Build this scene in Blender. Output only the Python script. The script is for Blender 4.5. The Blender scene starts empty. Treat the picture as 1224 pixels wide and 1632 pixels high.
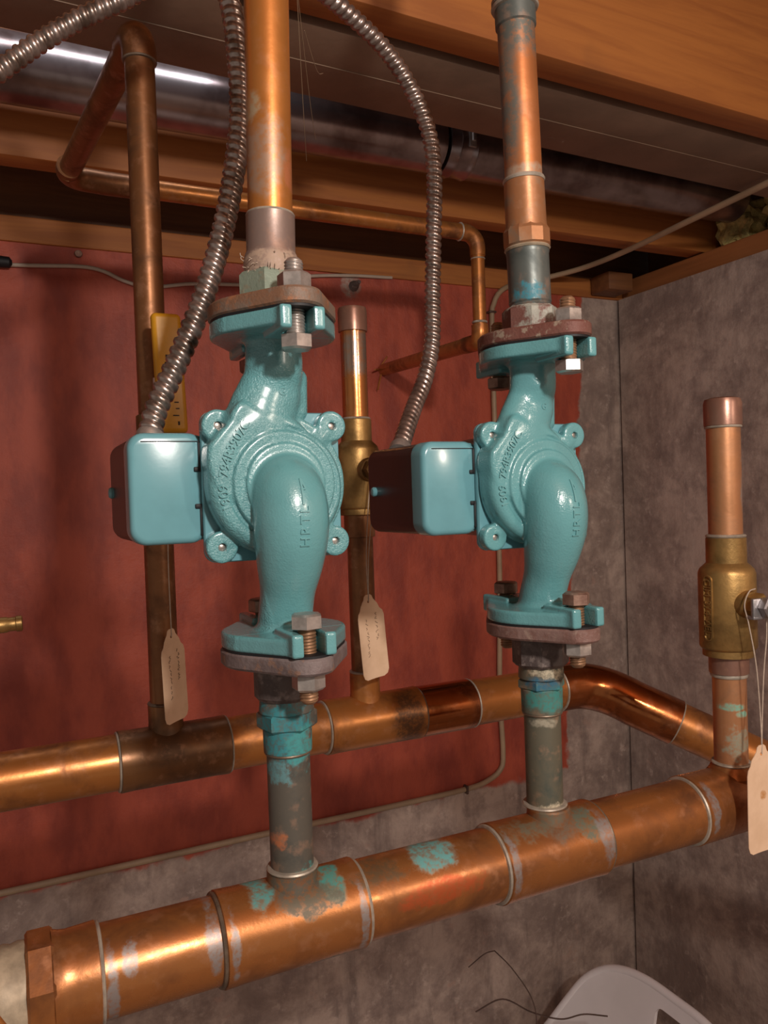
import bpy, bmesh, math, random
import numpy as np
from mathutils import Vector, Matrix
from math import sin, cos, pi, radians, atan2, sqrt

C = bpy.context.scene
COL = C.collection
rnd = random.Random(7)

# ------------------------------------------------------------------ camera
FPX, YAW, PITCH, ROLL = 1260.0, radians(25.5), radians(1.2), radians(1.95)
fwd = Vector((sin(YAW) * cos(PITCH), cos(YAW) * cos(PITCH), -sin(PITCH)))
right = Vector((cos(YAW), -sin(YAW), 0))
up = right.cross(fwd)
R = right * cos(ROLL) - up * sin(ROLL)
U = up * cos(ROLL) + right * sin(ROLL)
cd = bpy.data.cameras.new('camera')
cd.sensor_fit = 'VERTICAL'
cd.sensor_height = 24.0
cd.lens = 24.0 * FPX / 1632.0
cd.clip_start = 0.01
cam = bpy.data.objects.new('camera', cd)
COL.objects.link(cam)
m = Matrix.Identity(4)
for i in range(3):
    m[i][0], m[i][1], m[i][2] = R[i], U[i], -fwd[i]
m[0][3], m[1][3], m[2][3] = 0, 0, 1.55
cam.matrix_world = m
C.camera = cam

# ------------------------------------------------------------------ light
w = bpy.data.worlds.new('basement_air')
C.world = w
w.use_nodes = True
w.node_tree.nodes['Background'].inputs[0].default_value = (1.0, 0.86, 0.76, 1)
w.node_tree.nodes['Background'].inputs[1].default_value = 0.27


def lamp(name, loc, power, radius, color):
    l = bpy.data.lights.new(name, 'POINT')
    l.energy = power
    l.shadow_soft_size = radius
    l.color = color
    o = bpy.data.objects.new(name, l)
    o.location = loc
    COL.objects.link(o)
    return o


lamp('work_light', (0.15, -0.42, 1.88), 25.0, 0.03, (1.0, 0.90, 0.82))
lamp('fill_lamp', (0.80, -1.0, 1.93), 13.0, 0.06, (1.0, 0.84, 0.70))  # unseen fill lamp, added to brighten the dim lower right
sl = bpy.data.lights.new('strip_lamp', 'AREA')
sl.shape, sl.size, sl.size_y, sl.energy, sl.color = 'RECTANGLE', 0.55, 0.03, 0.75, (0.92, 0.93, 1.0)
so = bpy.data.objects.new('strip_lamp', sl)
so.location, so.rotation_euler = (0.02, 0.89, 2.165), (radians(42), 0, 0)
COL.objects.link(so)
C.view_settings.view_transform = 'Standard'
C.view_settings.look = 'None'
C.view_settings.gamma = 1.0
C.view_settings.use_curve_mapping = False
C.view_settings.exposure = 0.0


# ------------------------------------------------------------------ materials
class NT:
    def __init__(s, name):
        s.m = bpy.data.materials.new(name)
        s.m.use_nodes = True
        s.t = s.m.node_tree
        s.b = s.t.nodes['Principled BSDF']
        s.pos = s.t.nodes.new('ShaderNodeNewGeometry').outputs['Position']

    def n(s, kind, **kw):
        x = s.t.nodes.new('ShaderNode' + kind)
        for k, v in kw.items():
            setattr(x, k, v)
        return x

    def link(s, a, b):
        if hasattr(a, 'is_output'):
            s.t.links.new(a, b)
        else:
            if isinstance(a, (tuple, list)) and len(a) == 3 and b.type == 'RGBA':
                a = (*a, 1)
            b.default_value = a

    def scaled(s, sc):
        v = s.n('VectorMath', operation='MULTIPLY')
        s.link(s.pos, v.inputs[0])
        v.inputs[1].default_value = sc
        return v.outputs[0]

    def noise(s, scale, detail=4, rough=0.6, vec=None, dist=0.0):
        x = s.n('TexNoise')
        s.link(vec if vec is not None else s.pos, x.inputs['Vector'])
        x.inputs['Scale'].default_value = scale
        x.inputs['Detail'].default_value = detail
        x.inputs['Roughness'].default_value = rough
        x.inputs['Distortion'].default_value = dist
        return x.outputs['Fac']

    def rng(s, f, a, b, c=0.0, d=1.0, smooth=True):
        x = s.n('MapRange', interpolation_type='SMOOTHSTEP' if smooth else 'LINEAR')
        s.link(f, x.inputs[0])
        for i, v in enumerate((a, b, c, d)):
            s.link(v, x.inputs[i + 1])
        return x.outputs[0]

    def math(s, op, a, b=0.0):
        x = s.n('Math', operation=op)
        s.link(a, x.inputs[0])
        s.link(b, x.inputs[1])
        return x.outputs[0]

    def mix(s, f, a, b):
        x = s.n('Mix', data_type='RGBA')
        s.link(f, x.inputs[0])
        s.link(a, x.inputs[6])
        s.link(b, x.inputs[7])
        return x.outputs[2]

    def mixf(s, f, a, b):
        x = s.n('Mix', data_type='FLOAT')
        s.link(f, x.inputs[0])
        s.link(a, x.inputs[2])
        s.link(b, x.inputs[3])
        return x.outputs[0]

    def bump(s, h, strength=0.3, dist=0.001):
        x = s.n('Bump')
        x.inputs['Strength'].default_value = strength
        x.inputs['Distance'].default_value = dist
        s.link(h, x.inputs['Height'])
        s.link(x.outputs[0], s.b.inputs['Normal'])

    def spot(s, c, r, wob=0.5, nscale=90.0):
        """soft-edged blotch around a fixed place on the real thing"""
        v = s.n('VectorMath', operation='SUBTRACT')
        s.link(s.pos, v.inputs[0])
        v.inputs[1].default_value = c
        d = s.n('VectorMath', operation='DIVIDE')
        s.link(v.outputs[0], d.inputs[0])
        d.inputs[1].default_value = r
        l = s.n('VectorMath', operation='LENGTH')
        s.link(d.outputs[0], l.inputs[0])
        nz = s.noise(nscale, 5, 0.65)
        k = s.math('ADD', l.outputs['Value'], s.math('MULTIPLY', s.math('SUBTRACT', nz, 0.5), wob * 2.4))
        return s.math('MULTIPLY', s.rng(k, 0.6, 1.05, 0.92, 0.0), s.rng(s.noise(nscale * 3.2, 4, 0.7), 0.36, 0.58, 0.45, 1.0))

    def out(s, color, rough, metal=0.0, spec=None):
        s.link(color, s.b.inputs['Base Color'])
        s.link(rough, s.b.inputs['Roughness'])
        s.link(metal, s.b.inputs['Metallic'])
        if spec is not None:
            s.b.inputs['Specular IOR Level'].default_value = spec
        return s.m


def copper(name, base=(0.43, 0.165, 0.050), dark=(0.17, 0.068, 0.030), amt=0.75, metal=0.6, rough=0.32, patches=(), scale=28.0):
    t = NT(name)
    n1 = t.noise(scale, 5, 0.62, dist=0.4)
    col = t.mix(t.rng(n1, 0.62 - 0.3 * amt, 0.75), base, dark)
    n2 = t.noise(scale * 3.1, 4, 0.6)
    col = t.mix(t.math('MULTIPLY', t.rng(n2, 0.52, 0.70), 0.5), col, tuple(0.55 * b + 0.45 * q for b, q in zip(base, (0.62, 0.33, 0.20))))
    rg = t.mixf(t.rng(n1, 0.4, 0.7), rough - 0.06, rough + 0.12)
    mt = metal
    for p in patches:
        c, r, pc, pm, pr = p[:5]
        k = t.spot(c, r, *(p[5:]))
        col = t.mix(k, col, pc)
        rg = t.mixf(k, rg, pr)
        mt = t.mixf(k, mt, pm)
    t.bump(t.noise(220, 3, 0.6), 0.12, 0.0006)
    return t.out(col, rg, mt)


def plain(name, col, rough=0.5, metal=0.0, var=0.25, scale=60.0, bump=0.15, dist=0.0006, dark=None, bscale=300.0):
    t = NT(name)
    dk = dark or tuple(x * (1 - var) for x in col)
    c = t.mix(t.rng(t.noise(scale, 5, 0.6), 0.35, 0.68), col, dk)
    if bump:
        t.bump(t.noise(bscale, 3, 0.6), bump, dist)
    return t.out(c, rough, metal)


TURQ = (0.03, 0.235, 0.27)
TURQ2 = (0.055, 0.29, 0.29)
GREY = (0.30, 0.27, 0.26)
DGREEN = (0.06, 0.13, 0.12)
CREAM = (0.58, 0.50, 0.36)

MAT = {}
# front manifold with its verdigris and solder smears
MAT['copper_front'] = copper('copper_front', patches=[
    ((0.126, 0.380, 1.3540), (0.0175, 0.022, 0.0145), (0.095, 0.10, 0.08), 0.2, 0.55, 0.35),
    ((0.290, 0.380, 1.3530), (0.0165, 0.022, 0.0125), (0.17, 0.12, 0.08), 0.2, 0.5, 0.5),
    ((0.204, 0.383, 1.3500), (0.015, 0.02, 0.0075), (0.11, 0.37, 0.37), 0.0, 0.7, 0.7),
    ((0.1445, 0.380, 1.3505), (0.0075, 0.02, 0.0085), (0.05, 0.27, 0.24), 0.0, 0.7, 0.9),
    ((0.1065, 0.386, 1.3525), (0.007, 0.02, 0.005), (0.08, 0.30, 0.29), 0.0, 0.7, 0.8),
    ((0.130, 0.376, 1.3460), (0.022, 0.02, 0.006), (0.14, 0.12, 0.08), 0.2, 0.55, 1.0),
    ((0.306, 0.378, 1.3480), (0.008, 0.02, 0.010), (0.12, 0.15, 0.11), 0.2, 0.55, 1.0),
    ((0.270, 0.372, 1.354), (0.026, 0.02, 0.006), (0.15, 0.13, 0.085), 0.2, 0.55, 1.0),
    ((0.205, 0.371, 1.336), (0.030, 0.03, 0.008), (0.50, 0.10, 0.03), 0.5, 0.35, 0.9),
    ((0.170, 0.371, 1.350), (0.020, 0.03, 0.006), (0.16, 0.10, 0.05), 0.4, 0.45, 1.0),
    ((0.318, 0.370, 1.338), (0.0055, 0.03, 0.017), GREY, 0.5, 0.45, 0.8),
    ((0.0425, 0.370, 1.343), (0.0045, 0.03, 0.008), GREY, 0.5, 0.45, 1.2),
    ((0.0345, 0.370, 1.328), (0.0030, 0.03, 0.026), GREY, 0.5, 0.45, 0.9),
    ((0.0810, 0.370, 1.340), (0.0042, 0.03, 0.020), GREY, 0.5, 0.45, 1.0),
    ((0.0900, 0.370, 1.335), (0.0025, 0.03, 0.016), GREY, 0.5, 0.45, 1.1),
    ((0.1570, 0.370, 1.335), (0.0025, 0.03, 0.020), GREY, 0.5, 0.45, 0.9),
    ((0.2515, 0.370, 1.337), (0.0030, 0.03, 0.018), GREY, 0.5, 0.45, 0.8),
    ((0.4070, 0.370, 1.340), (0.0035, 0.03, 0.018), GREY, 0.5, 0.45, 0.9),
    ((0.140, 0.375, 1.3120), (0.030, 0.03, 0.004), (0.12, 0.17, 0.17), 0.2, 0.6, 1.0),
    ((0.330, 0.375, 1.3125), (0.035, 0.03, 0.003), (0.18, 0.24, 0.25), 0.2, 0.6, 1.0),
])
MAT['copper_back'] = copper('copper_back', base=(0.46, 0.175, 0.045), dark=(0.16, 0.06, 0.025), amt=0.6, rough=0.36, patches=[
    ((0.345, 0.60, 1.357), (0.026, 0.04, 0.03), (0.10, 0.045, 0.022), 0.6, 0.3, 0.6),
    ((0.305, 0.60, 1.357), (0.018, 0.04, 0.03), (0.12, 0.06, 0.03), 0.5, 0.4, 0.5)])
MAT['copper_tee_dark'] = copper('copper_tee_dark', base=(0.20, 0.088, 0.032), dark=(0.10, 0.050, 0.024), amt=0.7, metal=0.5, rough=0.38)
MAT['copper_polished'] = copper('copper_polished', base=(0.42, 0.14, 0.045), dark=(0.16, 0.05, 0.022), amt=0.55, metal=0.95, rough=0.2)
MAT['copper_dull'] = copper('copper_dull', base=(0.24, 0.100, 0.038), dark=(0.11, 0.048, 0.022), amt=0.6, rough=0.42)
MAT['copper_top'] = copper('copper_top', base=(0.56, 0.22, 0.055), dark=(0.38, 0.145, 0.045), amt=0.4, rough=0.36, patches=[
    ((0.122, 0.378, 1.722), (0.013, 0.03, 0.022), (0.40, 0.26, 0.18), 0.5, 0.45, 0.8, 60),
    ((0.116, 0.378, 1.745), (0.005, 0.03, 0.010), (0.42, 0.32, 0.2), 0.4, 0.5, 0.9, 60),
    ((0.136, 0.378, 1.715), (0.006, 0.03, 0.012), (0.70, 0.26, 0.12), 0.6, 0.35, 0.6)])
MAT['copper_top_right'] = copper('copper_top_right', base=(0.56, 0.21, 0.075), dark=(0.40, 0.15, 0.055), amt=0.35, rough=0.4, patches=[
    ((0.2735, 0.385, 1.775), (0.0085, 0.03, 0.06), (0.13, 0.145, 0.13), 0.3, 0.5, 0.3, 40),
    ((0.287, 0.38, 1.826), (0.03, 0.03, 0.022), (0.10, 0.13, 0.12), 0.3, 0.5, 0.4, 60),
    ((0.290, 0.378, 1.738), (0.03, 0.03, 0.006), (0.44, 0.33, 0.24), 0.3, 0.5, 0.6, 60),
    ((0.292, 0.378, 1.720), (0.006, 0.03, 0.014), (0.32, 0.29, 0.24), 0.3, 0.5, 0.9, 60)])
MAT['verdigris_left'] = copper('verdigris_left', base=(0.120, 0.108, 0.088), dark=(0.050, 0.060, 0.055), amt=0.6, metal=0.25, rough=0.5, scale=40, patches=[
    ((0.120, 0.377, 1.434), (0.018, 0.02, 0.018), TURQ, 0.0, 0.75, 1.0, 130),
    ((0.132, 0.377, 1.425), (0.012, 0.02, 0.012), TURQ2, 0.0, 0.75, 1.1, 130),
    ((0.118, 0.377, 1.412), (0.009, 0.02, 0.006), (0.11, 0.26, 0.28), 0.0, 0.7, 1.1, 160),
    ((0.118, 0.377, 1.378), (0.004, 0.02, 0.005), (0.55, 0.2, 0.09), 0.4, 0.5, 0.9, 120),
    ((0.136, 0.377, 1.358), (0.010, 0.02, 0.006), (0.05, 0.28, 0.26), 0.0, 0.7, 1.0, 120)])
MAT['verdigris_right'] = copper('verdigris_right', base=(0.140, 0.128, 0.090), dark=(0.060, 0.080, 0.068), amt=0.55, metal=0.25, rough=0.5, scale=40, patches=[
    ((0.290, 0.377, 1.426), (0.03, 0.03, 0.010), (0.04, 0.24, 0.22), 0.0, 0.7, 0.7, 110),
    ((0.283, 0.377, 1.434), (0.013, 0.02, 0.006), (0.02, 0.12, 0.20), 0.0, 0.6, 0.8, 110),
    ((0.288, 0.377, 1.441), (0.012, 0.02, 0.004), CREAM, 0.0, 0.8, 0.9, 200),
    ((0.286, 0.377, 1.4105), (0.010, 0.02, 0.003), (0.36, 0.33, 0.25), 0.0, 0.7, 0.7, 120),
    ((0.288, 0.377, 1.359), (0.011, 0.02, 0.004), CREAM, 0.0, 0.9, 0.8, 200),
    ((0.292, 0.377, 1.343), (0.010, 0.02, 0.009), (0.36, 0.15, 0.08), 0.4, 0.45, 0.7, 90)])
MAT['adapter_left'] = copper('adapter_left', base=(0.30, 0.22, 0.19), dark=(0.22, 0.14, 0.12), amt=0.5, metal=0.5, rough=0.42, patches=[
    ((0.126, 0.377, 1.668), (0.03, 0.03, 0.007), (0.42, 0.30, 0.22), 0.1, 0.7, 0.8, 120)])
MAT['adapter_right'] = copper('adapter_right', base=(0.42, 0.19, 0.085), dark=(0.27, 0.21, 0.15), amt=0.6, metal=0.45, rough=0.42, scale=60)
MAT['nipple_right'] = copper('nipple_right', base=(0.12, 0.135, 0.125), dark=(0.06, 0.075, 0.07), amt=0.5, metal=0.35, rough=0.4, patches=[
    ((0.283, 0.377, 1.667), (0.0085, 0.02, 0.008), (0.03, 0.22, 0.29), 0.0, 0.6, 1.2, 150)])
MAT['copper_valve_riser'] = copper('copper_valve_riser', base=(0.52, 0.24, 0.11), dark=(0.30, 0.16, 0.09), amt=0.5, rough=0.4, patches=[
    ((0.440, 0.378, 1.398), (0.009, 0.02, 0.003), (0.18, 0.42, 0.32), 0.0, 0.7, 0.7, 120),
    ((0.446, 0.378, 1.393), (0.006, 0.02, 0.003), (0.2, 0.45, 0.34), 0.0, 0.7, 0.8, 120),
    ((0.444, 0.378, 1.374), (0.010, 0.02, 0.012), (0.30, 0.30, 0.22), 0.2, 0.6, 1.2, 160),
    ((0.452, 0.378, 1.545), (0.004, 0.02, 0.020), (0.28, 0.24, 0.22), 0.4, 0.45, 1.0, 90)])
MAT['copper_stub'] = copper('copper_stub', base=(0.55, 0.22, 0.07), dark=(0.36, 0.15, 0.07), amt=0.4, metal=0.85, rough=0.28, patches=[
    ((0.272, 0.60, 1.672), (0.03, 0.04, 0.020), (0.40, 0.34, 0.29), 0.9, 0.2, 0.7, 60)])
MAT['copper_cap'] = copper('copper_cap', base=(0.30, 0.16, 0.115), dark=(0.22, 0.11, 0.08), amt=0.5, rough=0.38)
MAT['solder'] = plain('solder', (0.50, 0.44, 0.36), 0.45, 0.4, 0.35, 120)
MAT['solder_dark'] = plain('solder_dark', (0.24, 0.18, 0.13), 0.45, 0.5, 0.4, 120)
MAT['brass'] = plain('brass', (0.42, 0.25, 0.085), 0.42, 0.72, 0.45, 45, 0.3, 0.0006)
MAT['brass_dull'] = plain('brass_dull', (0.32, 0.185, 0.065), 0.45, 0.6, 0.5, 45, 0.3, 0.0006)
MAT['thread_tape'] = plain('thread_tape', (0.50, 0.40, 0.28), 0.55, 0.2, 0.4, 90)


def enamel(name, col, bump, bscale, rough, rough_from=None):
    t = NT(name)
    c = t.mix(t.rng(t.noise(35, 4, 0.6), 0.4, 0.75), col, tuple(x * 0.88 for x in col))
    h = t.math('ADD', t.noise(bscale, 2, 0.5), t.math('MULTIPLY', t.noise(bscale * 0.3, 2, 0.5), 0.8))
    if rough_from is not None:      # the as-cast grain is coarse on the face plate, finer on the elbow
        sx = t.n('SeparateXYZ')
        t.link(t.pos, sx.inputs[0])
        h = t.math('MULTIPLY', h, t.rng(sx.outputs[1], rough_from - 0.002, rough_from + 0.001, 0.25, 1.0))
        t.b.inputs['Coat Weight'].default_value = 0.8
        t.b.inputs['Coat Roughness'].default_value = 0.2
    else:
        t.b.inputs['Coat Weight'].default_value = 0.35
        t.b.inputs['Coat Roughness'].default_value = 0.12
    t.bump(h, bump, 0.0009)
    return t.out(c, rough, 0.0, 0.5)


MAT['casting'] = enamel('teal_cast_enamel', (0.134, 0.360, 0.385), 0.75, 1100, 0.26, 0.3755)
MAT['casting_smooth'] = enamel('teal_smooth_enamel', (0.134, 0.360, 0.385), 0.22, 900, 0.22)
MAT['lettering'] = enamel('teal_letter_enamel', (0.145, 0.370, 0.390), 0.12, 600, 0.28)
MAT['sheet'] = enamel('teal_sheet_enamel', (0.150, 0.372, 0.425), 0.02, 300, 0.24)  # same teal, lighter and bluer: a reflection put into the colour
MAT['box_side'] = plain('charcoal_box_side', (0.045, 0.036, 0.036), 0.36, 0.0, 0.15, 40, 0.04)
MAT['motor'] = enamel('motor_green', (0.04, 0.10, 0.10), 0.1, 300, 0.4)
MAT['black'] = plain('black_rubber', (0.008, 0.008, 0.010), 0.6, 0.0, 0.3)


def iron(name, a, b, c, thr=0.5):
    t = NT(name)
    n1 = t.noise(75, 6, 0.7)
    col = t.mix(t.rng(n1, thr - 0.06, thr + 0.08), a, b)
    col = t.mix(t.math('MULTIPLY', t.rng(t.noise(160, 4, 0.6), 0.55, 0.66), 0.8), col, c)
    t.bump(t.noise(380, 4, 0.65), 0.45, 0.001)
    return t.out(col, 0.6, 0.15)


MAT['iron_left_top'] = iron('rusty_iron_left_top', (0.20, 0.145, 0.11), (0.23, 0.12, 0.07), (0.36, 0.15, 0.07))
MAT['iron_left_bottom'] = iron('iron_left_bottom', (0.22, 0.175, 0.17), (0.17, 0.125, 0.12), (0.28, 0.16, 0.11))
MAT['iron_right_top'] = iron('rusty_iron_right_top', (0.17, 0.065, 0.05), (0.19, 0.085, 0.065), (0.36, 0.29, 0.22), 0.5)
MAT['iron_right_bottom'] = iron('iron_right_bottom', (0.24, 0.145, 0.125), (0.21, 0.11, 0.09), (0.32, 0.22, 0.18))
MAT['hub_green'] = iron('hub_green_paint', (0.22, 0.27, 0.21), (0.19, 0.23, 0.18), (0.26, 0.24, 0.17), 0.55)
MAT['hub_red'] = iron('hub_flaking_paint', (0.17, 0.07, 0.055), (0.36, 0.36, 0.31), (0.15, 0.07, 0.06), 0.50)
MAT['hub_dark'] = iron('hub_dark_iron', (0.13, 0.10, 0.09), (0.09, 0.065, 0.06), (0.24, 0.19, 0.17), 0.5)
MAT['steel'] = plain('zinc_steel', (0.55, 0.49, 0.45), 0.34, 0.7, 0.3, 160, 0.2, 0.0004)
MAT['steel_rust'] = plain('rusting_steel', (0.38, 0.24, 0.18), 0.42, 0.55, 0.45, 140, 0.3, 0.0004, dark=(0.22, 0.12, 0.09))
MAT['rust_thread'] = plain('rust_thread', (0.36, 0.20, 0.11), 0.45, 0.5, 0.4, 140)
MAT['conduit'] = plain('galvanised_armour', (0.48, 0.39, 0.35), 0.3, 0.85, 0.35, 90, 0.1, 0.0003, dark=(0.20, 0.15, 0.12))
MAT['conduit_shiny'] = plain('shiny_armour', (0.46, 0.37, 0.33), 0.28, 0.85, 0.4, 90, 0.1, 0.0003, dark=(0.27, 0.21, 0.18))
MAT['vent'] = plain('galvanised_vent', (0.48, 0.42, 0.42), 0.27, 0.85, 0.45, 14, 0.03, 0.0006, bscale=120, dark=(0.22, 0.16, 0.15))
MAT['duct'] = plain('dusty_duct', (0.27, 0.175, 0.118), 0.6, 0.1, 0.3, 9, 0.2, 0.001, bscale=150)
MAT['paper'] = None
MAT['plastic'] = plain('grey_white_plastic', (0.93, 0.89, 0.90), 0.42, 0.0, 0.08, 8, 0.03, 0.0005)
MAT['yellow'] = plain('yellow_vinyl', (0.62, 0.29, 0.012), 0.38, 0.0, 0.2, 30, 0.05)
MAT['ink'] = plain('ink', (0.03, 0.022, 0.02), 0.8, 0, 0.1, bump=0)
MAT['pencil'] = plain('pencil', (0.28, 0.19, 0.13), 0.8, 0, 0.1, bump=0)
MAT['string'] = plain('cotton_string', (0.48, 0.38, 0.30), 0.9, 0, 0.2, 300)
MAT['cable_tan'] = plain('tan_cable', (0.42, 0.29, 0.18), 0.5, 0, 0.25, 12)
MAT['cable_white'] = plain('white_cable', (0.50, 0.40, 0.32), 0.5, 0, 0.2, 12)
MAT['wire'] = plain('dark_wire', (0.11, 0.065, 0.05), 0.5, 0.3, 0.3)
MAT['insulation'] = plain('yellow_insulation', (0.80, 0.64, 0.24), 0.95, 0, 0.6, 45, 0.8, 0.004, bscale=140)
MAT['silver'] = plain('plated_lever', (0.44, 0.42, 0.43), 0.35, 0.8, 0.2, 60)
MAT['cobweb'] = plain('cobweb', (0.30, 0.20, 0.12), 0.9, 0, 0.1, bump=0)

t = NT('manila_paper')
c0 = t.mix(t.rng(t.noise(60, 4, 0.6), 0.35, 0.7), (0.80, 0.56, 0.38), (0.72, 0.49, 0.32))
c0 = t.mix(t.spot((0.4350, 0.358, 1.3475), (0.0035, 0.02, 0.0035), 0.25, 200), c0, (0.52, 0.24, 0.08))
t.out(c0, 0.75)
t.b.inputs['Specular IOR Level'].default_value = 0.2
MAT['paper'] = t.m


def wood(name, a, b, axis=0, dirt=(0.10, 0.05, 0.025)):
    t = NT(name)
    sc = [34.0, 34.0, 34.0]
    sc[axis] = 2.0
    v = t.scaled(tuple(sc))
    n = t.noise(1.6, 6, 0.65, vec=v, dist=0.8)
    col = t.mix(t.rng(n, 0.3, 0.7), a, b)
    n2 = t.noise(5.0, 4, 0.6)
    col = t.mix(t.math('MULTIPLY', t.rng(n2, 0.55, 0.8), 0.55), col, dirt)
    t.bump(n, 0.2, 0.001)
    return t.out(col, 0.6)


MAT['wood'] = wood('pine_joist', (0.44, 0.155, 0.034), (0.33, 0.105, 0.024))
MAT['wood_shaded'] = wood('pine_shaded', (0.22, 0.085, 0.028), (0.15, 0.055, 0.02))  # darkened pine: the shade on the rim joist is put into the colour
MAT['wood_y'] = wood('pine_plate', (0.36, 0.13, 0.04), (0.25, 0.09, 0.028), 1)


def concrete(name, painted):
    t = NT(name)
    sx = t.n('SeparateXYZ')
    t.link(t.pos, sx.inputs[0])
    n1 = t.noise(6.5, 8, 0.72, dist=0.3)
    n2 = t.noise(42, 6, 0.7)
    n3 = t.noise(17, 7, 0.7)
    streak = t.noise(1.0, 5, 0.65, vec=t.scaled((24, 24, 3.6)))
    col = t.mix(t.rng(n1, 0.36, 0.64), (0.53, 0.41, 0.345), (0.27, 0.198, 0.168))
    col = t.mix(t.math('MULTIPLY', t.rng(n3, 0.47, 0.66), 0.55), col, (0.20, 0.143, 0.127))
    col = t.mix(t.math('MULTIPLY', t.rng(streak, 0.5, 0.74), 0.7 if painted else 0.35), col, (0.15, 0.11, 0.10))
    col = t.mix(t.math('MULTIPLY', t.rng(n2, 0.56, 0.72), 0.55), col, (0.64, 0.51, 0.44))
    col = t.mix(t.math('MULTIPLY', t.rng(t.noise(28, 5, 0.6), 0.62, 0.74), 0.6), col, (0.46, 0.30, 0.24))
    h = t.math('ADD', t.math('MULTIPLY', streak, 0.7), n2)
    rg = 0.85
    if painted:
        wob = t.math('MULTIPLY', t.math('SUBTRACT', t.noise(14, 5, 0.6), 0.5), 0.05)
        ez = t.rng(t.math('ADD', sx.outputs[2], wob), 0.970, 0.980)
        lean = t.math('ADD', t.math('MULTIPLY', t.math('SUBTRACT', sx.outputs[2], 0.97), 0.075), 1.018)
        ex = t.rng(t.math('SUBTRACT', t.math('ADD', sx.outputs[0], wob), lean), -0.004, 0.004, 1.0, 0.0)
        k = t.math('MULTIPLY', ez, ex)
        chip = t.spot((0.57, 1.3, 1.925), (0.022, 0.1, 0.024), 0.5, 60)
        k = t.math('MULTIPLY', k, t.math('SUBTRACT', 1.0, chip))
        brush = t.noise(1.0, 4, 0.6, vec=t.scaled((22, 22, 9)))
        red = t.mix(t.rng(brush, 0.35, 0.7), (0.47, 0.088, 0.046), (0.30, 0.050, 0.030))
        red = t.mix(t.math('MULTIPLY', t.rng(n2, 0.6, 0.78), 0.4), red, (0.50, 0.125, 0.07))
        col = t.mix(k, col, red)
        rg = t.mixf(k, 0.85, 0.55)
    t.bump(h, 0.45, 0.004)
    return t.out(col, rg)


MAT['wall_back'] = concrete('painted_concrete', True)
MAT['wall_right'] = concrete('bare_concrete', False)


# ------------------------------------------------------------------ mesh helpers
def raw(name, V, F, mat, parent=None, org=(0, 0, 0), smooth=True, ang=38):
    me = bpy.data.meshes.new(name)
    o3 = Vector(org)
    me.from_pydata([tuple(Vector(v) - o3) for v in V], [], F)
    me.validate()
    bm = bmesh.new()
    bm.from_mesh(me)
    bmesh.ops.recalc_face_normals(bm, faces=bm.faces)
    bm.to_mesh(me)
    bm.free()
    if smooth:
        me.polygons.foreach_set('use_smooth', [True] * len(me.polygons))
        me.set_sharp_from_angle(angle=radians(ang))
    me.materials.append(MAT[mat] if isinstance(mat, str) else mat)
    o = bpy.data.objects.new(name, me)
    COL.objects.link(o)
    if parent is not None:
        o.parent = parent
    else:
        o.location = o3
    return o


def thing(name, label, cat, loc, group=None):
    o = bpy.data.objects.new(name, None)
    o.empty_display_size = 0.01
    COL.objects.link(o)
    o.location = loc
    return tag(o, label, cat, group)


def tag(o, label, cat, group=None):
    o['label'] = label
    o['category'] = cat
    if group:
        o['group'] = group
    return o


def part(name, geo, mat, root, label=None, ang=38):
    """geometry given in the room's coordinates, hung under a thing (or under a part of one)"""
    r = root
    org = Vector((0, 0, 0))
    while r is not None:
        org = org + r.location
        r = r.parent
    o = raw(name, geo[0], geo[1], mat, root, org, True, ang)
    if label:
        o['label'] = label
    return o


def merge(*gs):
    V, F = [], []
    for v, f in gs:
        k = len(V)
        V += [tuple(x) for x in v]
        F += [tuple(i + k for i in q) for q in f]
    return V, F


def frame(d):
    d = Vector(d).normalized()
    a = Vector((0, 0, 1)) if abs(d.z) < 0.9 else Vector((1, 0, 0))
    u = d.cross(a).normalized()
    return u, d.cross(u).normalized(), d


def lathe(p0, axis, prof, seg=40, phase=0.0, caps=True):
    p0 = Vector(p0)
    u, v, d = frame(axis)
    V, F = [], []
    for tt, r in prof:
        for k in range(seg):
            a = 2 * pi * k / seg + phase
            V.append(p0 + d * tt + (u * cos(a) + v * sin(a)) * r)
    n = len(prof)
    for i in range(n - 1):
        for k in range(seg):
            a, b = i * seg + k, i * seg + (k + 1) % seg
            F.append((a, b, b + seg, a + seg))
    if caps:
        F.append(tuple(range(seg))[::-1])
        F.append(tuple(range((n - 1) * seg, n * seg)))
    return V, F


def vert(x, y, prof, seg=40, phase=0.0):
    return lathe((x, y, 0), (0, 0, 1), prof, seg, phase)


def cyl(p, q, r, seg=32, bev=0.0006):
    p, q = Vector(p), Vector(q)
    L = (q - p).length
    return lathe(p, q - p, [(0, r - bev), (bev, r), (L - bev, r), (L, r - bev)], seg)


def ring(p, axis, r, h=0.0012, w_=0.0012, seg=40):
    return lathe(p, axis, [(-w_, r - 0.0006), (-w_ * 0.6, r + h * 0.7), (0, r + h), (w_ * 0.6, r + h * 0.7), (w_, r - 0.0006)], seg)


def catmull(P, n=12):
    P = [Vector(p) for p in P]
    Q = [P[0] * 2 - P[1]] + P + [P[-1] * 2 - P[-2]]
    out = []
    for i in range(1, len(Q) - 2):
        for k in range(n):
            s = k / n
            a, b, c, d = Q[i - 1], Q[i], Q[i + 1], Q[i + 2]
            out.append(0.5 * ((2 * b) + (c - a) * s + (2 * a - 5 * b + 4 * c - d) * s * s + (3 * b - a - 3 * c + d) * s ** 3))
    out.append(P[-1])
    return out


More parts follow.
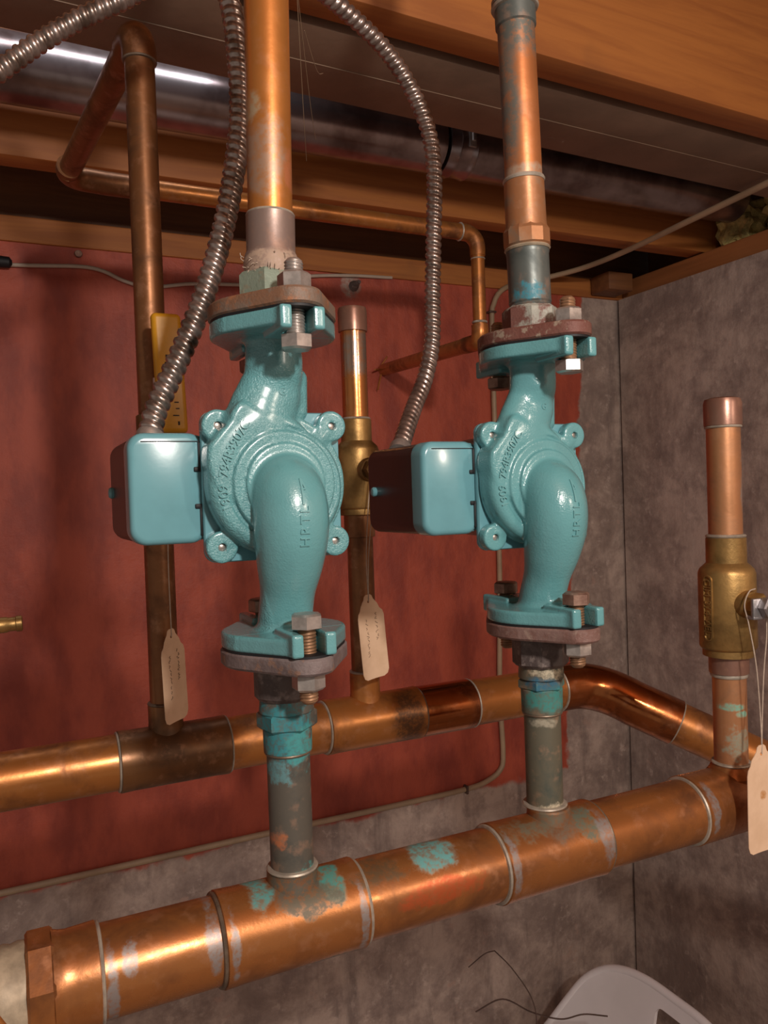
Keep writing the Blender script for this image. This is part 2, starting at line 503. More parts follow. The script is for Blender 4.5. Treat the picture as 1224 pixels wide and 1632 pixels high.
def resample(P, step):
    L = [0.0]
    for a, b in zip(P, P[1:]):
        L.append(L[-1] + (b - a).length)
    n = max(2, int(L[-1] / step))
    out, j = [], 0
    for i in range(n + 1):
        s = L[-1] * i / n
        while j < len(L) - 2 and L[j + 1] < s:
            j += 1
        k = (s - L[j]) / max(1e-9, L[j + 1] - L[j])
        out.append(P[j].lerp(P[j + 1], k))
    return out, L[-1]


def sweep(P, rad, seg=20, flat=1.0):
    """tube along P; rad is a number or a function of (arc length, angle)"""
    P = [Vector(p) for p in P]
    V, F = [], []
    d0 = (P[1] - P[0]).normalized()
    u, v, _ = frame(d0)
    s = 0.0
    for i, p in enumerate(P):
        d = (P[min(i + 1, len(P) - 1)] - P[max(i - 1, 0)]).normalized()
        q = d0.rotation_difference(d)
        u = q @ u
        v = q @ v
        d0 = d
        if i:
            s += (P[i] - P[i - 1]).length
        for k in range(seg):
            a = 2 * pi * k / seg
            r = rad(s, a) if callable(rad) else rad
            V.append(p + u * (cos(a) * r) + v * (sin(a) * r * flat))
    n = len(P)
    for i in range(n - 1):
        for k in range(seg):
            a, b = i * seg + k, i * seg + (k + 1) % seg
            F.append((a, b, b + seg, a + seg))
    F.append(tuple(range(seg))[::-1])
    F.append(tuple(range((n - 1) * seg, n * seg)))
    return V, F


def box(x0, x1, y0, y1, z0, z1, bev=0.0, seg=2):
    bm = bmesh.new()
    bmesh.ops.create_cube(bm, size=1.0)
    for v in bm.verts:
        v.co = Vector(((x0 + x1) / 2 + v.co.x * (x1 - x0), (y0 + y1) / 2 + v.co.y * (y1 - y0), (z0 + z1) / 2 + v.co.z * (z1 - z0)))
    if bev:
        bmesh.ops.bevel(bm, geom=list(bm.edges), offset=bev, segments=seg, profile=0.5, affect='EDGES')
    bm.verts.index_update()
    g = ([tuple(v.co) for v in bm.verts], [tuple(v.index for v in f.verts) for f in bm.faces])
    bm.free()
    return g


def xform(g, fn):
    return [fn(Vector(v)) for v in g[0]], g[1]


def plate(outline, bev, levels):
    """outline: list of 2D points; levels: list of (offset inward, height) rings -> 3D (x, y, h)"""
    n = len(outline)
    cx = sum(p[0] for p in outline) / n
    cy = sum(p[1] for p in outline) / n
    V, F = [], []
    for ins, h in levels:
        for x, y in outline:
            L = sqrt((x - cx) ** 2 + (y - cy) ** 2)
            k = (L - ins) / L
            V.append((cx + (x - cx) * k, cy + (y - cy) * k, h))
    for i in range(len(levels) - 1):
        for k in range(n):
            a, b = i * n + k, i * n + (k + 1) % n
            F.append((a, b, b + n, a + n))
    F.append(tuple(range(n))[::-1])
    F.append(tuple(range((len(levels) - 1) * n, len(levels) * n)))
    return V, F


def rrect(x0, x1, y0, y1, r, n=8):
    out = []
    for cx, cy, a0 in ((x1 - r, y1 - r, 0), (x0 + r, y1 - r, pi / 2), (x0 + r, y0 + r, pi), (x1 - r, y0 + r, 3 * pi / 2)):
        for k in range(n + 1):
            a = a0 + pi / 2 * k / n
            out.append((cx + r * cos(a), cy + r * sin(a)))
    return out


def glyphs(txt, size, extrude):
    cu = bpy.data.curves.new('glyph', 'FONT')
    cu.body = txt
    cu.size = size
    cu.extrude = extrude
    cu.align_x = 'CENTER'
    cu.align_y = 'CENTER'
    cu.resolution_u = 3
    o = bpy.data.objects.new('glyph', cu)
    COL.objects.link(o)
    dg = bpy.context.evaluated_depsgraph_get()
    me = bpy.data.meshes.new_from_object(o.evaluated_get(dg))
    V = [tuple(v.co) for v in me.vertices]
    F = [tuple(p.vertices) for p in me.polygons]
    bpy.data.objects.remove(o)
    bpy.data.curves.remove(cu)
    bpy.data.meshes.remove(me)
    return V, F


def structure(name, geo, mat, smooth=False):
    o = raw(name, geo[0], geo[1], mat, None, (0, 0, 0), smooth)
    o['kind'] = 'structure'
    return o


# ------------------------------------------------------------------ the room
YB, XR = 1.30, 1.18
structure('wall_back', box(-1.6, XR + 0.25, YB, YB + 0.2, 0, 1.945), 'wall_back')
structure('wall_right', box(XR, XR + 0.2, -1.8, YB - 0.008, 0, 1.944), 'wall_right')
structure('floor', box(-1.6, XR + 0.2, -1.8, YB + 0.2, -0.1, 0), 'wall_right')
structure('ceiling', box(-1.6, XR + 0.25, -1.8, YB + 0.2, 2.205, 2.23), 'wood_shaded')
structure('trim_1', box(-1.6, XR + 0.25, YB - 0.006, YB + 0.14, 1.945, 1.983, 0.002), 'wood')
structure('trim_2', box(XR + 0.012, XR + 0.15, -1.8, YB - 0.008, 1.944, 1.983, 0.002), 'wood_y')


def sloped_beam(name, x0, x1, ya, yb, xa, slope, z0, z1, mat, bev=0.002):
    g = box(x0, x1, 0, yb - ya, z0, z1, bev)
    return xform(g, lambda v: Vector((v.x, ya + v.y + slope * (v.x - xa), v.z)))


j = raw('floor_joist', *sloped_beam('j', -1.6, 1.31, 0.6465, 0.6845, 0.4875, 0.04, 1.985, 2.204, 'wood'), 'wood', None, (0.5, 0.65, 1.985))
tag(j, 'large orange pine ceiling joist nearest the camera at top right', 'joist')
j = raw('floor_joist', *sloped_beam('j', -1.6, 1.31, 1.080, 1.119, 0.82, 0.0, 1.985, 2.204, 'wood'), 'wood', None, (0.5, 1.1, 1.985))
tag(j, 'pine ceiling joist behind the shiny vent pipe, above the thin copper line', 'joist')
j = raw('rim_joist', *box(-1.6, 1.40, 1.345, 1.385, 1.984, 2.204, 0.002), 'wood_shaded', None, (0.5, 1.36, 1.985))
tag(j, 'rim joist coloured dark for shade, standing on the sill above the red wall', 'joist')
j = raw('rim_joist', *box(1.312, 1.35, -1.8, 1.34, 1.984, 2.204, 0.002), 'wood_shaded', None, (1.33, 0.5, 1.985))
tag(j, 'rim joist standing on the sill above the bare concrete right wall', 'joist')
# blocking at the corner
t0 = tag(raw('wood_blocking', *box(1.105, 1.168, 1.235, 1.29, 1.948, 1.984, 0.003), 'wood_shaded', None, (1.11, 1.25, 1.948)), 'rough dark wood block wedged in the corner above the concrete wall', 'wood block')

# dusty duct between the joists
t0 = thing('air_duct', 'dusty brown sheet metal duct running between the ceiling joists', 'duct', (0.4, 0.75, 1.985))
part('duct_body', sloped_beam('d', -1.6, 1.18, 0.6905, 0.812, 0.3, 0.042, 1.986, 2.15, 'duct', 0.002), 'duct', t0)
part('seam', sloped_beam('d', -1.6, 1.18, 0.748, 0.7482, 0.3, 0.042, 1.9852, 1.9870, 'duct', 0.00005), 'duct', t0)

# shiny vent pipe
VY, VZ, VR = 1.00, 2.052, 0.0385
t0 = thing('vent_pipe', 'shiny round galvanised vent pipe running under the floor boards', 'vent pipe', (0.3, VY, VZ))
part('pipe_section', lathe((-1.5, VY, VZ), (1, 0, 0), [(0, VR), (2.075, VR), (2.08, VR - 0.001)], 56), 'vent', t0)
part('pipe_section', lathe((0.585, VY, VZ), (1, 0, 0), [(0, VR + 0.0005), (0.002, VR + 0.0012), (0.012, VR + 0.0012), (0.015, VR + 0.003), (0.018, VR + 0.0012), (0.040, VR + 0.0012), (0.043, VR + 0.003), (0.046, VR + 0.001), (0.595, VR + 0.0006)], 56), 'vent', t0)
part('clamp_screw', merge(lathe((0.618, VY - 0.042, VZ - 0.004), (0, 0, 1), [(0, 0.003), (0.014, 0.003)], 10), box(0.612, 0.624, VY - 0.041, VY - 0.036, VZ - 0.012, VZ + 0.014, 0.001)), 'steel', t0)

# insulation stuffed on the sill of the right wall
for i, (yy, lab) in enumerate(((1.035, 'yellow fibreglass tuft beside the rear joist on the right sill'), (0.93, 'larger yellow fibreglass tuft on the right sill near the frame edge'), (0.825, 'yellow fibreglass tuft under the brown duct at the right edge'))):
    bm = bmesh.new()
    bmesh.ops.create_icosphere(bm, subdivisions=4, radius=1.0)
    for v in bm.verts:
        p = v.co.copy()
        k = 1 + 0.16 * sin(7 * p.x + i) * sin(6 * p.y + 2 * i) + 0.10 * sin(13 * p.z + 5 * p.x) + 0.05 * sin(29 * p.y + 17 * p.z)
        v.co = Vector((1.245 + p.x * 0.040 * k, yy + p.y * 0.044 * k, 2.030 + p.z * 0.046 * k))
    bm.verts.index_update()
    g = ([tuple(v.co) for v in bm.verts], [tuple(v.index for v in f.verts) for f in bm.faces])
    bm.free()
    tag(raw('insulation_tuft', *g, 'insulation', None, (1.235, yy, 1.985)), lab, 'insulation', 'insulation on the right sill')


# ------------------------------------------------------------------ plumbing pieces
RP = 0.0111          # 3/4 inch pipe
RM = 0.0206          # manifold pipe


def tee(x0, x1, y, z, xb, zt, r=0.0224, rb=0.0129):
    L = x1 - x0
    a = lathe((x0, y, z), (1, 0, 0), [(0, r - 0.0012), (0.0006, r + 0.0004), (0.004, r + 0.0003), (0.010, r), (L - 0.010, r), (L - 0.004, r + 0.0003), (L - 0.0006, r + 0.0004), (L, r - 0.0012)], 56)
    b = vert(xb, y, [(z, rb + 0.0005), (z + r * 0.62, rb + 0.0014), (z + r * 0.80, rb + 0.0009), (z + r + 0.0005, rb + 0.0002), (z + r + 0.003, rb), (zt - 0.001, rb), (zt, rb - 0.0008)], 48)
    return merge(a, b)


# front manifold ------------------------------------------------------------
FY, FZ = 0.39, 1.332
t0 = thing('copper_manifold', 'thick front copper manifold pipe with verdigris, carrying both pump risers', 'pipe', (0.2, FY, FZ))
for a, b in ((0.022, 0.092), (0.155, 0.254), (0.316, 0.408)):
    part('pipe_section', cyl((a, FY, FZ), (b, FY, FZ), RM, 56), 'copper_front', t0)
part('tee', tee(0.086, 0.161, FY, FZ, 0.126, 1.3602), 'copper_front', t0)
part('tee', tee(0.248, 0.322, FY, FZ, 0.290, 1.3585), 'copper_front', t0)
e = merge(lathe((0.402, FY, FZ), (1, 0, 0), [(0, 0.0212), (0.0006, 0.0228), (0.004, 0.0226), (0.046, 0.0224), (0.056, 0.0205), (0.062, 0.0165), (0.065, 0.010)], 56),
          vert(0.446, FY, [(FZ, 0.0150), (FZ + 0.0178, 0.0170), (FZ + 0.0208, 0.0148), (FZ + 0.0240, 0.0132), (FZ + 0.0249, 0.0122)], 48))
part('end_elbow', e, 'copper_front', t0)
for x, mt in ((0.0305, 'solder'), (0.0855, 'solder_dark'), (0.1615, 'solder'), (0.2475, 'solder'), (0.3225, 'solder_dark'), (0.4015, 'solder')):
    part('solder_ring', ring((x, FY, FZ), (1, 0, 0), 0.0208, 0.0016, 0.0013, 56), mt, t0)
part('end_adapter', merge(lathe((-0.0005, FY, FZ), (1, 0, 0), [(0, 0.0232), (0.0012, 0.0247), (0.0105, 0.0247), (0.0118, 0.0236)], 8, pi / 8),
                          lathe((0.0105, FY, FZ), (1, 0, 0), [(0, 0.0232), (0.0030, 0.0222), (0.0060, 0.0218), (0.010, 0.0220), (0.0190, 0.0226), (0.0200, 0.0212)], 56)), 'copper_front', t0, ang=25)
part('threaded_nipple', lathe((-0.080, FY, FZ), (1, 0, 0), [(0, 0.0205), (0.060, 0.0205), (0.0615, 0.0222), (0.066, 0.0222), (0.0675, 0.0210), (0.0705, 0.0218), (0.0735, 0.0210), (0.0765, 0.0218), (0.081, 0.0214)], 56), 'thread_tape', t0)

# back manifold ---------------------------------------------------------------
BY, BZ = 0.62, 1.357
t0 = thing('copper_manifold', 'thick rear copper manifold pipe along the red wall, bending away right', 'pipe', (0.2, BY, BZ))
for a, b in ((-0.24, 0.074), (0.144, 0.239), (0.374, 0.478)):
    part('pipe_section', cyl((a, BY, BZ), (b, BY, BZ), RM, 56), 'copper_back', t0)
part('tee', tee(0.068, 0.150, BY, BZ, 0.104, 1.397), 'copper_tee_dark', t0, 'dark tarnished tee')
part('tee', tee(0.233, 0.321, BY, BZ, 0.272, 1.400), 'copper_back', t0)
part('coupling', lathe((0.321, BY, BZ), (1, 0, 0), [(0, 0.021), (0.001, 0.0222), (0.053, 0.0222), (0.054, 0.021)], 56), 'copper_polished', t0)
bt = radians(36)
ED = Vector((0.7071, -0.7071 * cos(bt), -0.7071 * sin(bt)))
E0 = Vector((0.515, BY, BZ))
pts = [Vector((0.474, BY, BZ)), Vector((0.486, BY, BZ))]
P0, P2 = Vector((0.488, BY, BZ)), E0 + ED * 0.045
for k in range(13):
    s = k / 12
    pts.append(P0 * (1 - s) ** 2 + (E0 + Vector((0.008, 0, 0))) * 2 * s * (1 - s) + P2 * s * s)
pts.append(E0 + ED * 0.088)
part('elbow', sweep(pts, lambda s, a: 0.0223, 56), 'copper_polished', t0)
part('pipe_section', cyl(E0 + ED * 0.085, E0 + ED * 0.42, RM, 56), 'copper_back', t0)
part('solder_ring', ring(E0 + ED * 0.0885, ED, 0.0210, 0.0014, 0.0011, 56), 'solder', t0)
for x, mt in ((0.0675, 'solder'), (0.1505, 'solder'), (0.2325, 'solder'), (0.3215, 'solder_dark'), (0.3755, 'solder'), (0.4735, 'solder')):
    part('solder_ring', ring((x, BY, BZ), (1, 0, 0), 0.0212, 0.0011, 0.0010, 56), mt, t0)


# risers ------------------------------------------------------------------------
def adapter_hex(x, y, z0, z1, r, phase=0.2):
    return vert(x, y, [(z0, r - 0.0018), (z0 + 0.0014, r), (z1 - 0.0014, r), (z1, r - 0.0018)], 6, phase)


X1, Y1, Z1 = 0.126, 0.3886, 1.5575
X2, Y2, Z2 = 0.290, 0.3934, 1.5535

t0 = thing('copper_riser', 'grey green weathered copper riser under the left pump', 'pipe', (X1, Y1, 1.40))
part('pipe', vert(X1, Y1, [(1.345, RP), (1.425, RP)], 48), 'verdigris_left', t0)
part('adapter', merge(vert(X1, Y1, [(1.4206, 0.0115), (1.4212, 0.0124), (1.4325, 0.0126), (1.4335, 0.0118)], 48), adapter_hex(X1, Y1, 1.4325, 1.4420, 0.0155), vert(X1, Y1, [(1.441, 0.0135), (1.4418, 0.0142), (1.4490, 0.0135)], 48)), 'verdigris_left', t0, 'adapter crusted with bright turquoise verdigris')
part('solder_ring', ring((X1, Y1, 1.4205), (0, 0, 1), RP, 0.0012), 'solder_dark', t0)
part('solder_ring', ring((X1, Y1, 1.3605), (0, 0, 1), RP + 0.0006, 0.0016), 'solder', t0)

t0 = thing('copper_riser', 'olive grey weathered copper riser under the right pump', 'pipe', (X2, Y2, 1.40))
part('pipe', vert(X2, Y2, [(1.343, RP), (1.422, RP)], 48), 'verdigris_right', t0)
part('adapter', merge(vert(X2, Y2, [(1.4150, 0.0115), (1.4158, 0.0124), (1.4295, 0.0126), (1.4305, 0.0118)], 48), adapter_hex(X2, Y2, 1.4295, 1.4365, 0.0145), vert(X2, Y2, [(1.436, 0.0132), (1.4366, 0.0138), (1.4440, 0.0134)], 48)), 'verdigris_right', t0, 'adapter with green verdigris and cream pipe dope')
part('solder_ring', ring((X2, Y2, 1.4150), (0, 0, 1), RP, 0.0012), 'solder_dark', t0)
part('solder_ring', ring((X2, Y2, 1.3587), (0, 0, 1), RP + 0.0008, 0.0017), 'solder', t0)

# upper pipes (they lean a little)
l1 = Vector((0.019, 0, 1))
l2 = Vector((-0.027, 0, 1))
t0 = thing('copper_pipe', 'bright orange copper pipe rising from the left pump to the ceiling', 'pipe', (X1, Y1, 1.664))
b1 = Vector((X1 + 0.0004, Y1, 1.664))
part('pipe', cyl(b1 + l1 * 0.025, b1 + l1 * 0.50, RP + 0.0002, 48), 'copper_top', t0)
part('adapter', lathe(b1, l1, [(-0.004, 0.0130), (0.0, 0.0138), (0.006, 0.0140), (0.0095, 0.0132), (0.0115, 0.0124), (0.0295, 0.0124), (0.0305, 0.0116)], 48), 'adapter_left', t0, 'grey adapter with shreds of old tape')
part('solder_ring', ring(b1 + l1 * 0.0300, l1, RP, 0.0014), 'solder', t0)
# tape shreds on the adapter
V, F = [], []
for k in range(26):
    a = rnd.uniform(pi * 0.9, pi * 2.1)
    p = b1 + Vector((cos(a) * 0.0138, sin(a) * 0.0138, rnd.uniform(-0.001, 0.009)))
    q = p + Vector((cos(a) * 0.0022 * rnd.random(), sin(a) * 0.002 * rnd.random(), rnd.uniform(-0.005, 0.004)))
    g = sweep([p, p.lerp(q, 0.5) + Vector((cos(a), sin(a), 0)) * 0.0008, q], 0.00022, 5)
    V, F = merge((V, F), g)
o = part('tape_shreds', (V, F), 'string', t0)
o['kind'] = 'stuff'

t0 = thing('copper_pipe', 'copper pipe with green grey couplings rising from the right pump', 'pipe', (X2, Y2, 1.66))
b2 = Vector((X2 + 0.0002, Y2, 1.66))
part('steel_nipple', lathe(b2, l2, [(-0.002, 0.0120), (0.0, 0.0122), (0.0008, 0.0128), (0.0020, 0.0122), (0.003, 0.0128), (0.0045, 0.0126), (0.0315, 0.0126), (0.033, 0.0130), (0.036, 0.0120)], 48), 'nipple_right', t0, 'grey nipple with a bright blue stain')
part('hex_adapter', merge(lathe(b2 + l2 * 0.0355, l2, [(0, 0.0128), (0.0015, 0.0142), (0.0095, 0.0142), (0.0125, 0.0124)], 12, 0.1),
                          lathe(b2 + l2 * 0.0455, l2, [(0, 0.0128), (0.005, 0.0122), (0.029, 0.0120), (0.030, 0.0112)], 48)), 'adapter_right', t0, ang=25)
part('dope_ring', ring(b2 + l2 * 0.0350, l2, 0.0118, 0.0020, 0.0016), 'thread_tape', t0)
part('solder_ring', ring(b2 + l2 * 0.0760, l2, RP, 0.0016, 0.0018), 'solder', t0)
part('pipe', cyl(b2 + l2 * 0.070, b2 + l2 * 0.185, RP, 48), 'copper_top_right', t0)
part('coupling', lathe(b2 + l2 * 0.166, l2, [(0, 0.0112), (0.0008, 0.0121), (0.012, 0.0122), (0.0135, 0.0138), (0.016, 0.0138), (0.0175, 0.0125), (0.30, 0.0125)], 48), 'nipple_right', t0)
part('solder_ring', ring(b2 + l2 * 0.1780, l2, 0.0124, 0.0018, 0.0018), 'solder', t0)


# ------------------------------------------------------------------ companion flanges
def flange_outline(r1=0.0322, r2=0.0128, d=0.0350, n=14):
    """oval: big circle in the middle, small circles at both bolt ends (x, y)"""
    b = (r1 - r2) / d
    th = math.asin(b)
    out = []
    for k in range(2 * n + 1):                     # front end (-y)
        a = -pi + th + (pi - 2 * th) * k / (2 * n)
        out.append((r2 * cos(a), -d + r2 * sin(a)))
    for k in range(n + 1):
        a = -th + (2 * th) * k / n
        out.append((r1 * cos(a), r1 * sin(a)))
    for k in range(2 * n + 1):
        a = th + (pi - 2 * th) * k / (2 * n)
        out.append((r2 * cos(a), d + r2 * sin(a)))
    for k in range(n + 1):
        a = pi - th + (2 * th) * k / n
        out.append((r1 * cos(a), r1 * sin(a)))
    return out


def companion(x, y, zface, sgn, mats, label, hub_r, hub_len, hubseg=6, phase=0.3):
    t0 = thing('pipe_flange', label, 'flange', (x, y, zface))
    ol = flange_outline()
    g = plate(ol, 0, [(0.0012, 0.0008), (0.0, 0.0018), (0.0, 0.0075), (0.0012, 0.0088)])
    part('flange_plate', xform(g, lambda v: Vector((x + v.x, y + v.y, zface + sgn * v.z))), mats[0], t0)
    hp = [(0.004, hub_r), (0.0088 + hub_len - 0.002, hub_r), (0.0088 + hub_len, hub_r - 0.0018)]
    g = lathe((0, 0, 0), (0, 0, 1), hp, hubseg, phase)
    part('hub', xform(g, lambda v: Vector((x + v.x, y + v.y, zface + sgn * v.z))), mats[1], t0)
    gk = plate([(px * 0.97, py * 0.97) for px, py in ol], 0, [(0.0, -0.0004), (0.0, 0.0010)])
    part('gasket', xform(gk, lambda v: Vector((x + v.x, y + v.y, zface + sgn * v.z))), 'black', t0)
    return t0


HF = 0.0810
companion(X1, Y1, Z1 + HF, 1, ('iron_left_top', 'hub_green'), 'rusty grey oval iron flange with green hub on top of the left pump', 0.0166, 0.0170, 6, 0.55)
companion(X1, Y1, Z1 - HF, -1, ('iron_left_bottom', 'hub_dark'), 'grey oval iron flange with dark hub under the left pump', 0.0162, 0.0195, 28)
companion(X2, Y2, Z2 + HF, 1, ('iron_right_top', 'hub_red'), 'red brown oval iron flange with flaking hub on top of the right pump', 0.0170, 0.0165, 8, 0.2)
companion(X2, Y2, Z2 - HF, -1, ('iron_right_bottom', 'hub_dark'), 'pinkish brown oval iron flange with dark hub under the right pump', 0.0170, 0.0200, 8, 0.2)


def bolt(x, y, zface, sgn, mats, label, ph=0.2):
    t0 = thing('flange_bolt', label, 'bolt', (x, y, zface), 'hex bolts clamping the pump flanges')

    def W(g):
        return xform(g, lambda v: Vector((x + v.x, y + v.y, zface + sgn * v.z)))
    hexr = 0.0080
    head = lathe((0, 0, -0.0190), (0, 0, 1), [(0, hexr - 0.0014), (0.001, hexr), (0.0068, hexr), (0.0072, hexr - 0.0006)], 6, ph)
    part('bolt_head', W(head), mats[0], t0)
    nut = lathe((0, 0, 0.0090), (0, 0, 1), [(0, hexr - 0.0008), (0.0010, hexr), (0.0072, hexr), (0.0084, hexr - 0.0014)], 6, ph + 0.35)
    part('nut', W(nut), mats[1], t0)
    pitch, n = 0.00155, 7
    steps = int(0.0365 / pitch * n)
    P = [(0, 0, -0.0125 + 0.0365 * k / steps) for k in range(steps + 1)]

    def rr(s, a):
        f = (s / pitch + a / (2 * pi)) % 1.0
        r = 0.0040 + 0.0006 * (1 - abs(2 * f - 1))
        return min(r, 0.0028 + max(0.0, (0.0365 - s)) * 1.0)
    part('threaded_shank', W(sweep(P, rr, 18)), mats[2], t0, ang=60)


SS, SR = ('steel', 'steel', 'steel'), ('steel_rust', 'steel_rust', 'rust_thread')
BO = 0.0350
bolt(X1, Y1 - BO, Z1 + HF, 1, SS, 'bright hex bolt and nut at the front of the left pump top flange', 0.75)
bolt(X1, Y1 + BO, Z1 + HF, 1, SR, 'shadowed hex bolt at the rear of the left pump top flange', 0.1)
bolt(X1, Y1 - BO, Z1 - HF, -1, ('steel', 'steel', 'rust_thread'), 'grey hex bolt at the front of the left pump bottom flange', 0.72)
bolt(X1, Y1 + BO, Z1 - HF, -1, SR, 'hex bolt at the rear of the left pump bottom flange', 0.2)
bolt(X2, Y2 - BO, Z2 + HF, 1, ('steel', 'steel', 'rust_thread'), 'bright hex bolt and nut at the front of the right pump top flange', 0.15)
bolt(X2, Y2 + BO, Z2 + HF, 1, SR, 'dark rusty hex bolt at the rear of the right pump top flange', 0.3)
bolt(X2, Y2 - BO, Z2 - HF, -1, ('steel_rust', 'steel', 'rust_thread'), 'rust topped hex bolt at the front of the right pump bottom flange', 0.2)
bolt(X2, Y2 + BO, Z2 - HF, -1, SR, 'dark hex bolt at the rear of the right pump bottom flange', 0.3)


# ------------------------------------------------------------------ the pump casing, as a distance field turned into one mesh (mm)
def smin(a, b, k):
    h = np.clip(0.5 + 0.5 * (b - a) / k, 0, 1)
    return b + (a - b) * h - k * h * (1 - h)


def smax(a, b, k):
    return -smin(-a, -b, k)


def rcone(x, y, z, a, b):
    """ball-ended cone between a=(x,y,z,r) and b"""
    A, B = np.array(a[:3], float), np.array(b[:3], float)
    d = B - A
    L2 = d @ d
    tt = np.clip(((x - A[0]) * d[0] + (y - A[1]) * d[1] + (z - A[2]) * d[2]) / L2, 0, 1)
    r = a[3] + (b[3] - a[3]) * tt
    return np.sqrt((x - A[0] - tt * d[0]) ** 2 + (y - A[1] - tt * d[1]) ** 2 + (z - A[2] - tt * d[2]) ** 2) - r


def rbox2(a, b, r):
    """2D box combination of two signed half-space distances, rounded"""
    a, b = a + r, b + r
    return np.minimum(np.maximum(a, b), 0) + np.sqrt(np.maximum(a, 0) ** 2 + np.maximum(b, 0) ** 2) - r


def oval(x, y, r1, r2, d):
    ay, ax = np.abs(y), np.abs(x)
    b = (r1 - r2) / d
    a = sqrt(1 - b * b)
    k = -b * ax + a * ay
    return np.where(k < 0, np.sqrt(ax ** 2 + ay ** 2) - r1, np.where(k > a * d, np.sqrt(ax ** 2 + (ay - d) ** 2) - r2, ax * a + ay * b - r1))


def casing(x, y, z):
    # inlet: bottom flange, neck, forward hump, elbow into the eye of the volute
    path = [(0, -1, -78, 14.5), (0, -5, -64, 13.7), (0, -9.5, -52, 14.0), (0, -14.5, -38, 16.6), (0, -18, -25, 18.3), (0, -18.5, -14, 18.5), (0, -15.5, -6, 18.2), (0, -9, -2.5, 17.8), (0, -2, -2, 17.8)]
    pc = catmull([Vector(q[:3]) for q in path], 7)
    rc = [v.x for v in catmull([Vector((q[3], 0, 0)) for q in path], 7)]
    part_only = np.ndim(z) == 3
    zz = z[:, :, z[0, 0] < 24.0] if part_only else z
    d = None
    for a, b, ra, rb in zip(pc, pc[1:], rc, rc[1:]):
        e = rcone(x, y, zz, (*a, ra), (*b, rb))
        d = e if d is None else np.minimum(d, e)
    if part_only:
        full = np.full(d.shape[:2] + (z.shape[2],), 40.0)
        full[:, :, z[0, 0] < 24.0] = d
        d = full
    # volute
    th = np.arctan2(z, x)
    ph = np.mod(radians(60) - th, 2 * pi)
    r = 30.0 + 9.0 * np.clip(ph / radians(290), 0, 1)
    r = np.where(ph > radians(320), 39.0 - 9.0 * (ph - radians(320)) / radians(40), r)
    rad = np.sqrt(x * x + z * z)
    vol = rbox2(rad - r, np.abs(y + 2.0) - 8.5, 5.0)
    st1 = rbox2(rad - 26.4, np.abs(y + 4) - 8.3, 0.9)
    grv = np.sqrt((rad - 27.6) ** 2 + (y + 10.7) ** 2) - 1.5
    st2 = rbox2(rad - 20.4, np.abs(y + 4) - 10.4, 1.0)
    vol = smax(vol, -grv, 0.6)
    vol = smin(vol, st1, 0.5)
    vol = smin(vol, st2, 0.6)
    body = smin(vol, d, 2.2)
    # outlet neck: flat wedge carrying the face up, then a flattened throat, then round
    wd = rcone(x, 0 * y, z, (-13.0, 0, 13.0, 25.0), (-9.0, 0, 27.0, 18.5))
    wd = smax(wd, (z + 0.6 * x - 30.0) / 1.166, 3.0)
    wedge = rbox2(wd, np.abs(y + 2.0) - 8.5, 2.6)
    body = smin(body, wedge, 1.5)
    yy = (y + 0.2) * 1.6
    e0 = None
    nk = [(-10.5, 0, 28, 17.8), (-6.5, 0, 38, 17.2), (-3.2, 0, 46, 16.2), (-1.0, 0, 54, 14.6), (0, 0, 62, 13.8)]
    for a, b in zip(nk, nk[1:]):
        e = rcone(x, yy, z, a, b)
        e0 = e if e0 is None else np.minimum(e0, e)
    e0 = e0 * 0.72
    e0 = smin(e0, rcone(x, y, z, (0, -0.5, 60, 13.4), (0, 0, 80, 14.2)), 4.0)
    lug = rcone(x, y, z, (13.5, 6, 38, 5.5), (14.0, 6, 55, 5.5))
    e0 = smin(e0, lug, 3.0)
    body = smin(body, e0, 2.0)
    # both flanges with slotted ends
    az = np.abs(z)
    fl = rbox2(oval(x, y, 31.6, 13.0, 33.5), np.abs(az - 77.0) - 4.0, 1.4)
    pr = rbox2(rbox2(np.abs(x) - 11.0, np.abs(np.abs(y) - 32.0) - 14.2, 1.4), np.abs(az - 75.6) - 5.4, 1.2)
    fl = smin(fl, pr, 1.5)
    body = smin(body, fl, 4.5)
    slot = np.maximum(np.abs(x) - 5.4, 31.0 - np.abs(y))
    slot = np.maximum(slot, 60.0 - az)
    body = smax(body, -slot, 1.2)
    # bolting flange behind the volute and its four ears
    pl = rbox2(rad - 36.5, np.abs(y - 2.5) - 3.0, 1.2)
    ax, az2 = np.abs(x), np.abs(z + 0.3)
    er = rbox2(np.sqrt((ax - 30.2) ** 2 + (az2 - 30.2) ** 2) - 8.0, np.abs(y - 2.5) - 3.6, 1.4)
    web = rcone(ax, y, az2, (22, 2, 22, 4.8), (29, 2.5, 29, 3.6))
    pl = smin(pl, smin(er, web, 2.0), 2.0)
    body = smin(body, pl, 2.0)
    hole = np.maximum(np.sqrt((ax - 30.2) ** 2 + (az2 - 30.2) ** 2) - 2.0, y - 1.4)
    body = smax(body, -hole, 0.5)
    body = np.maximum(body, az - 81.0)
    return body


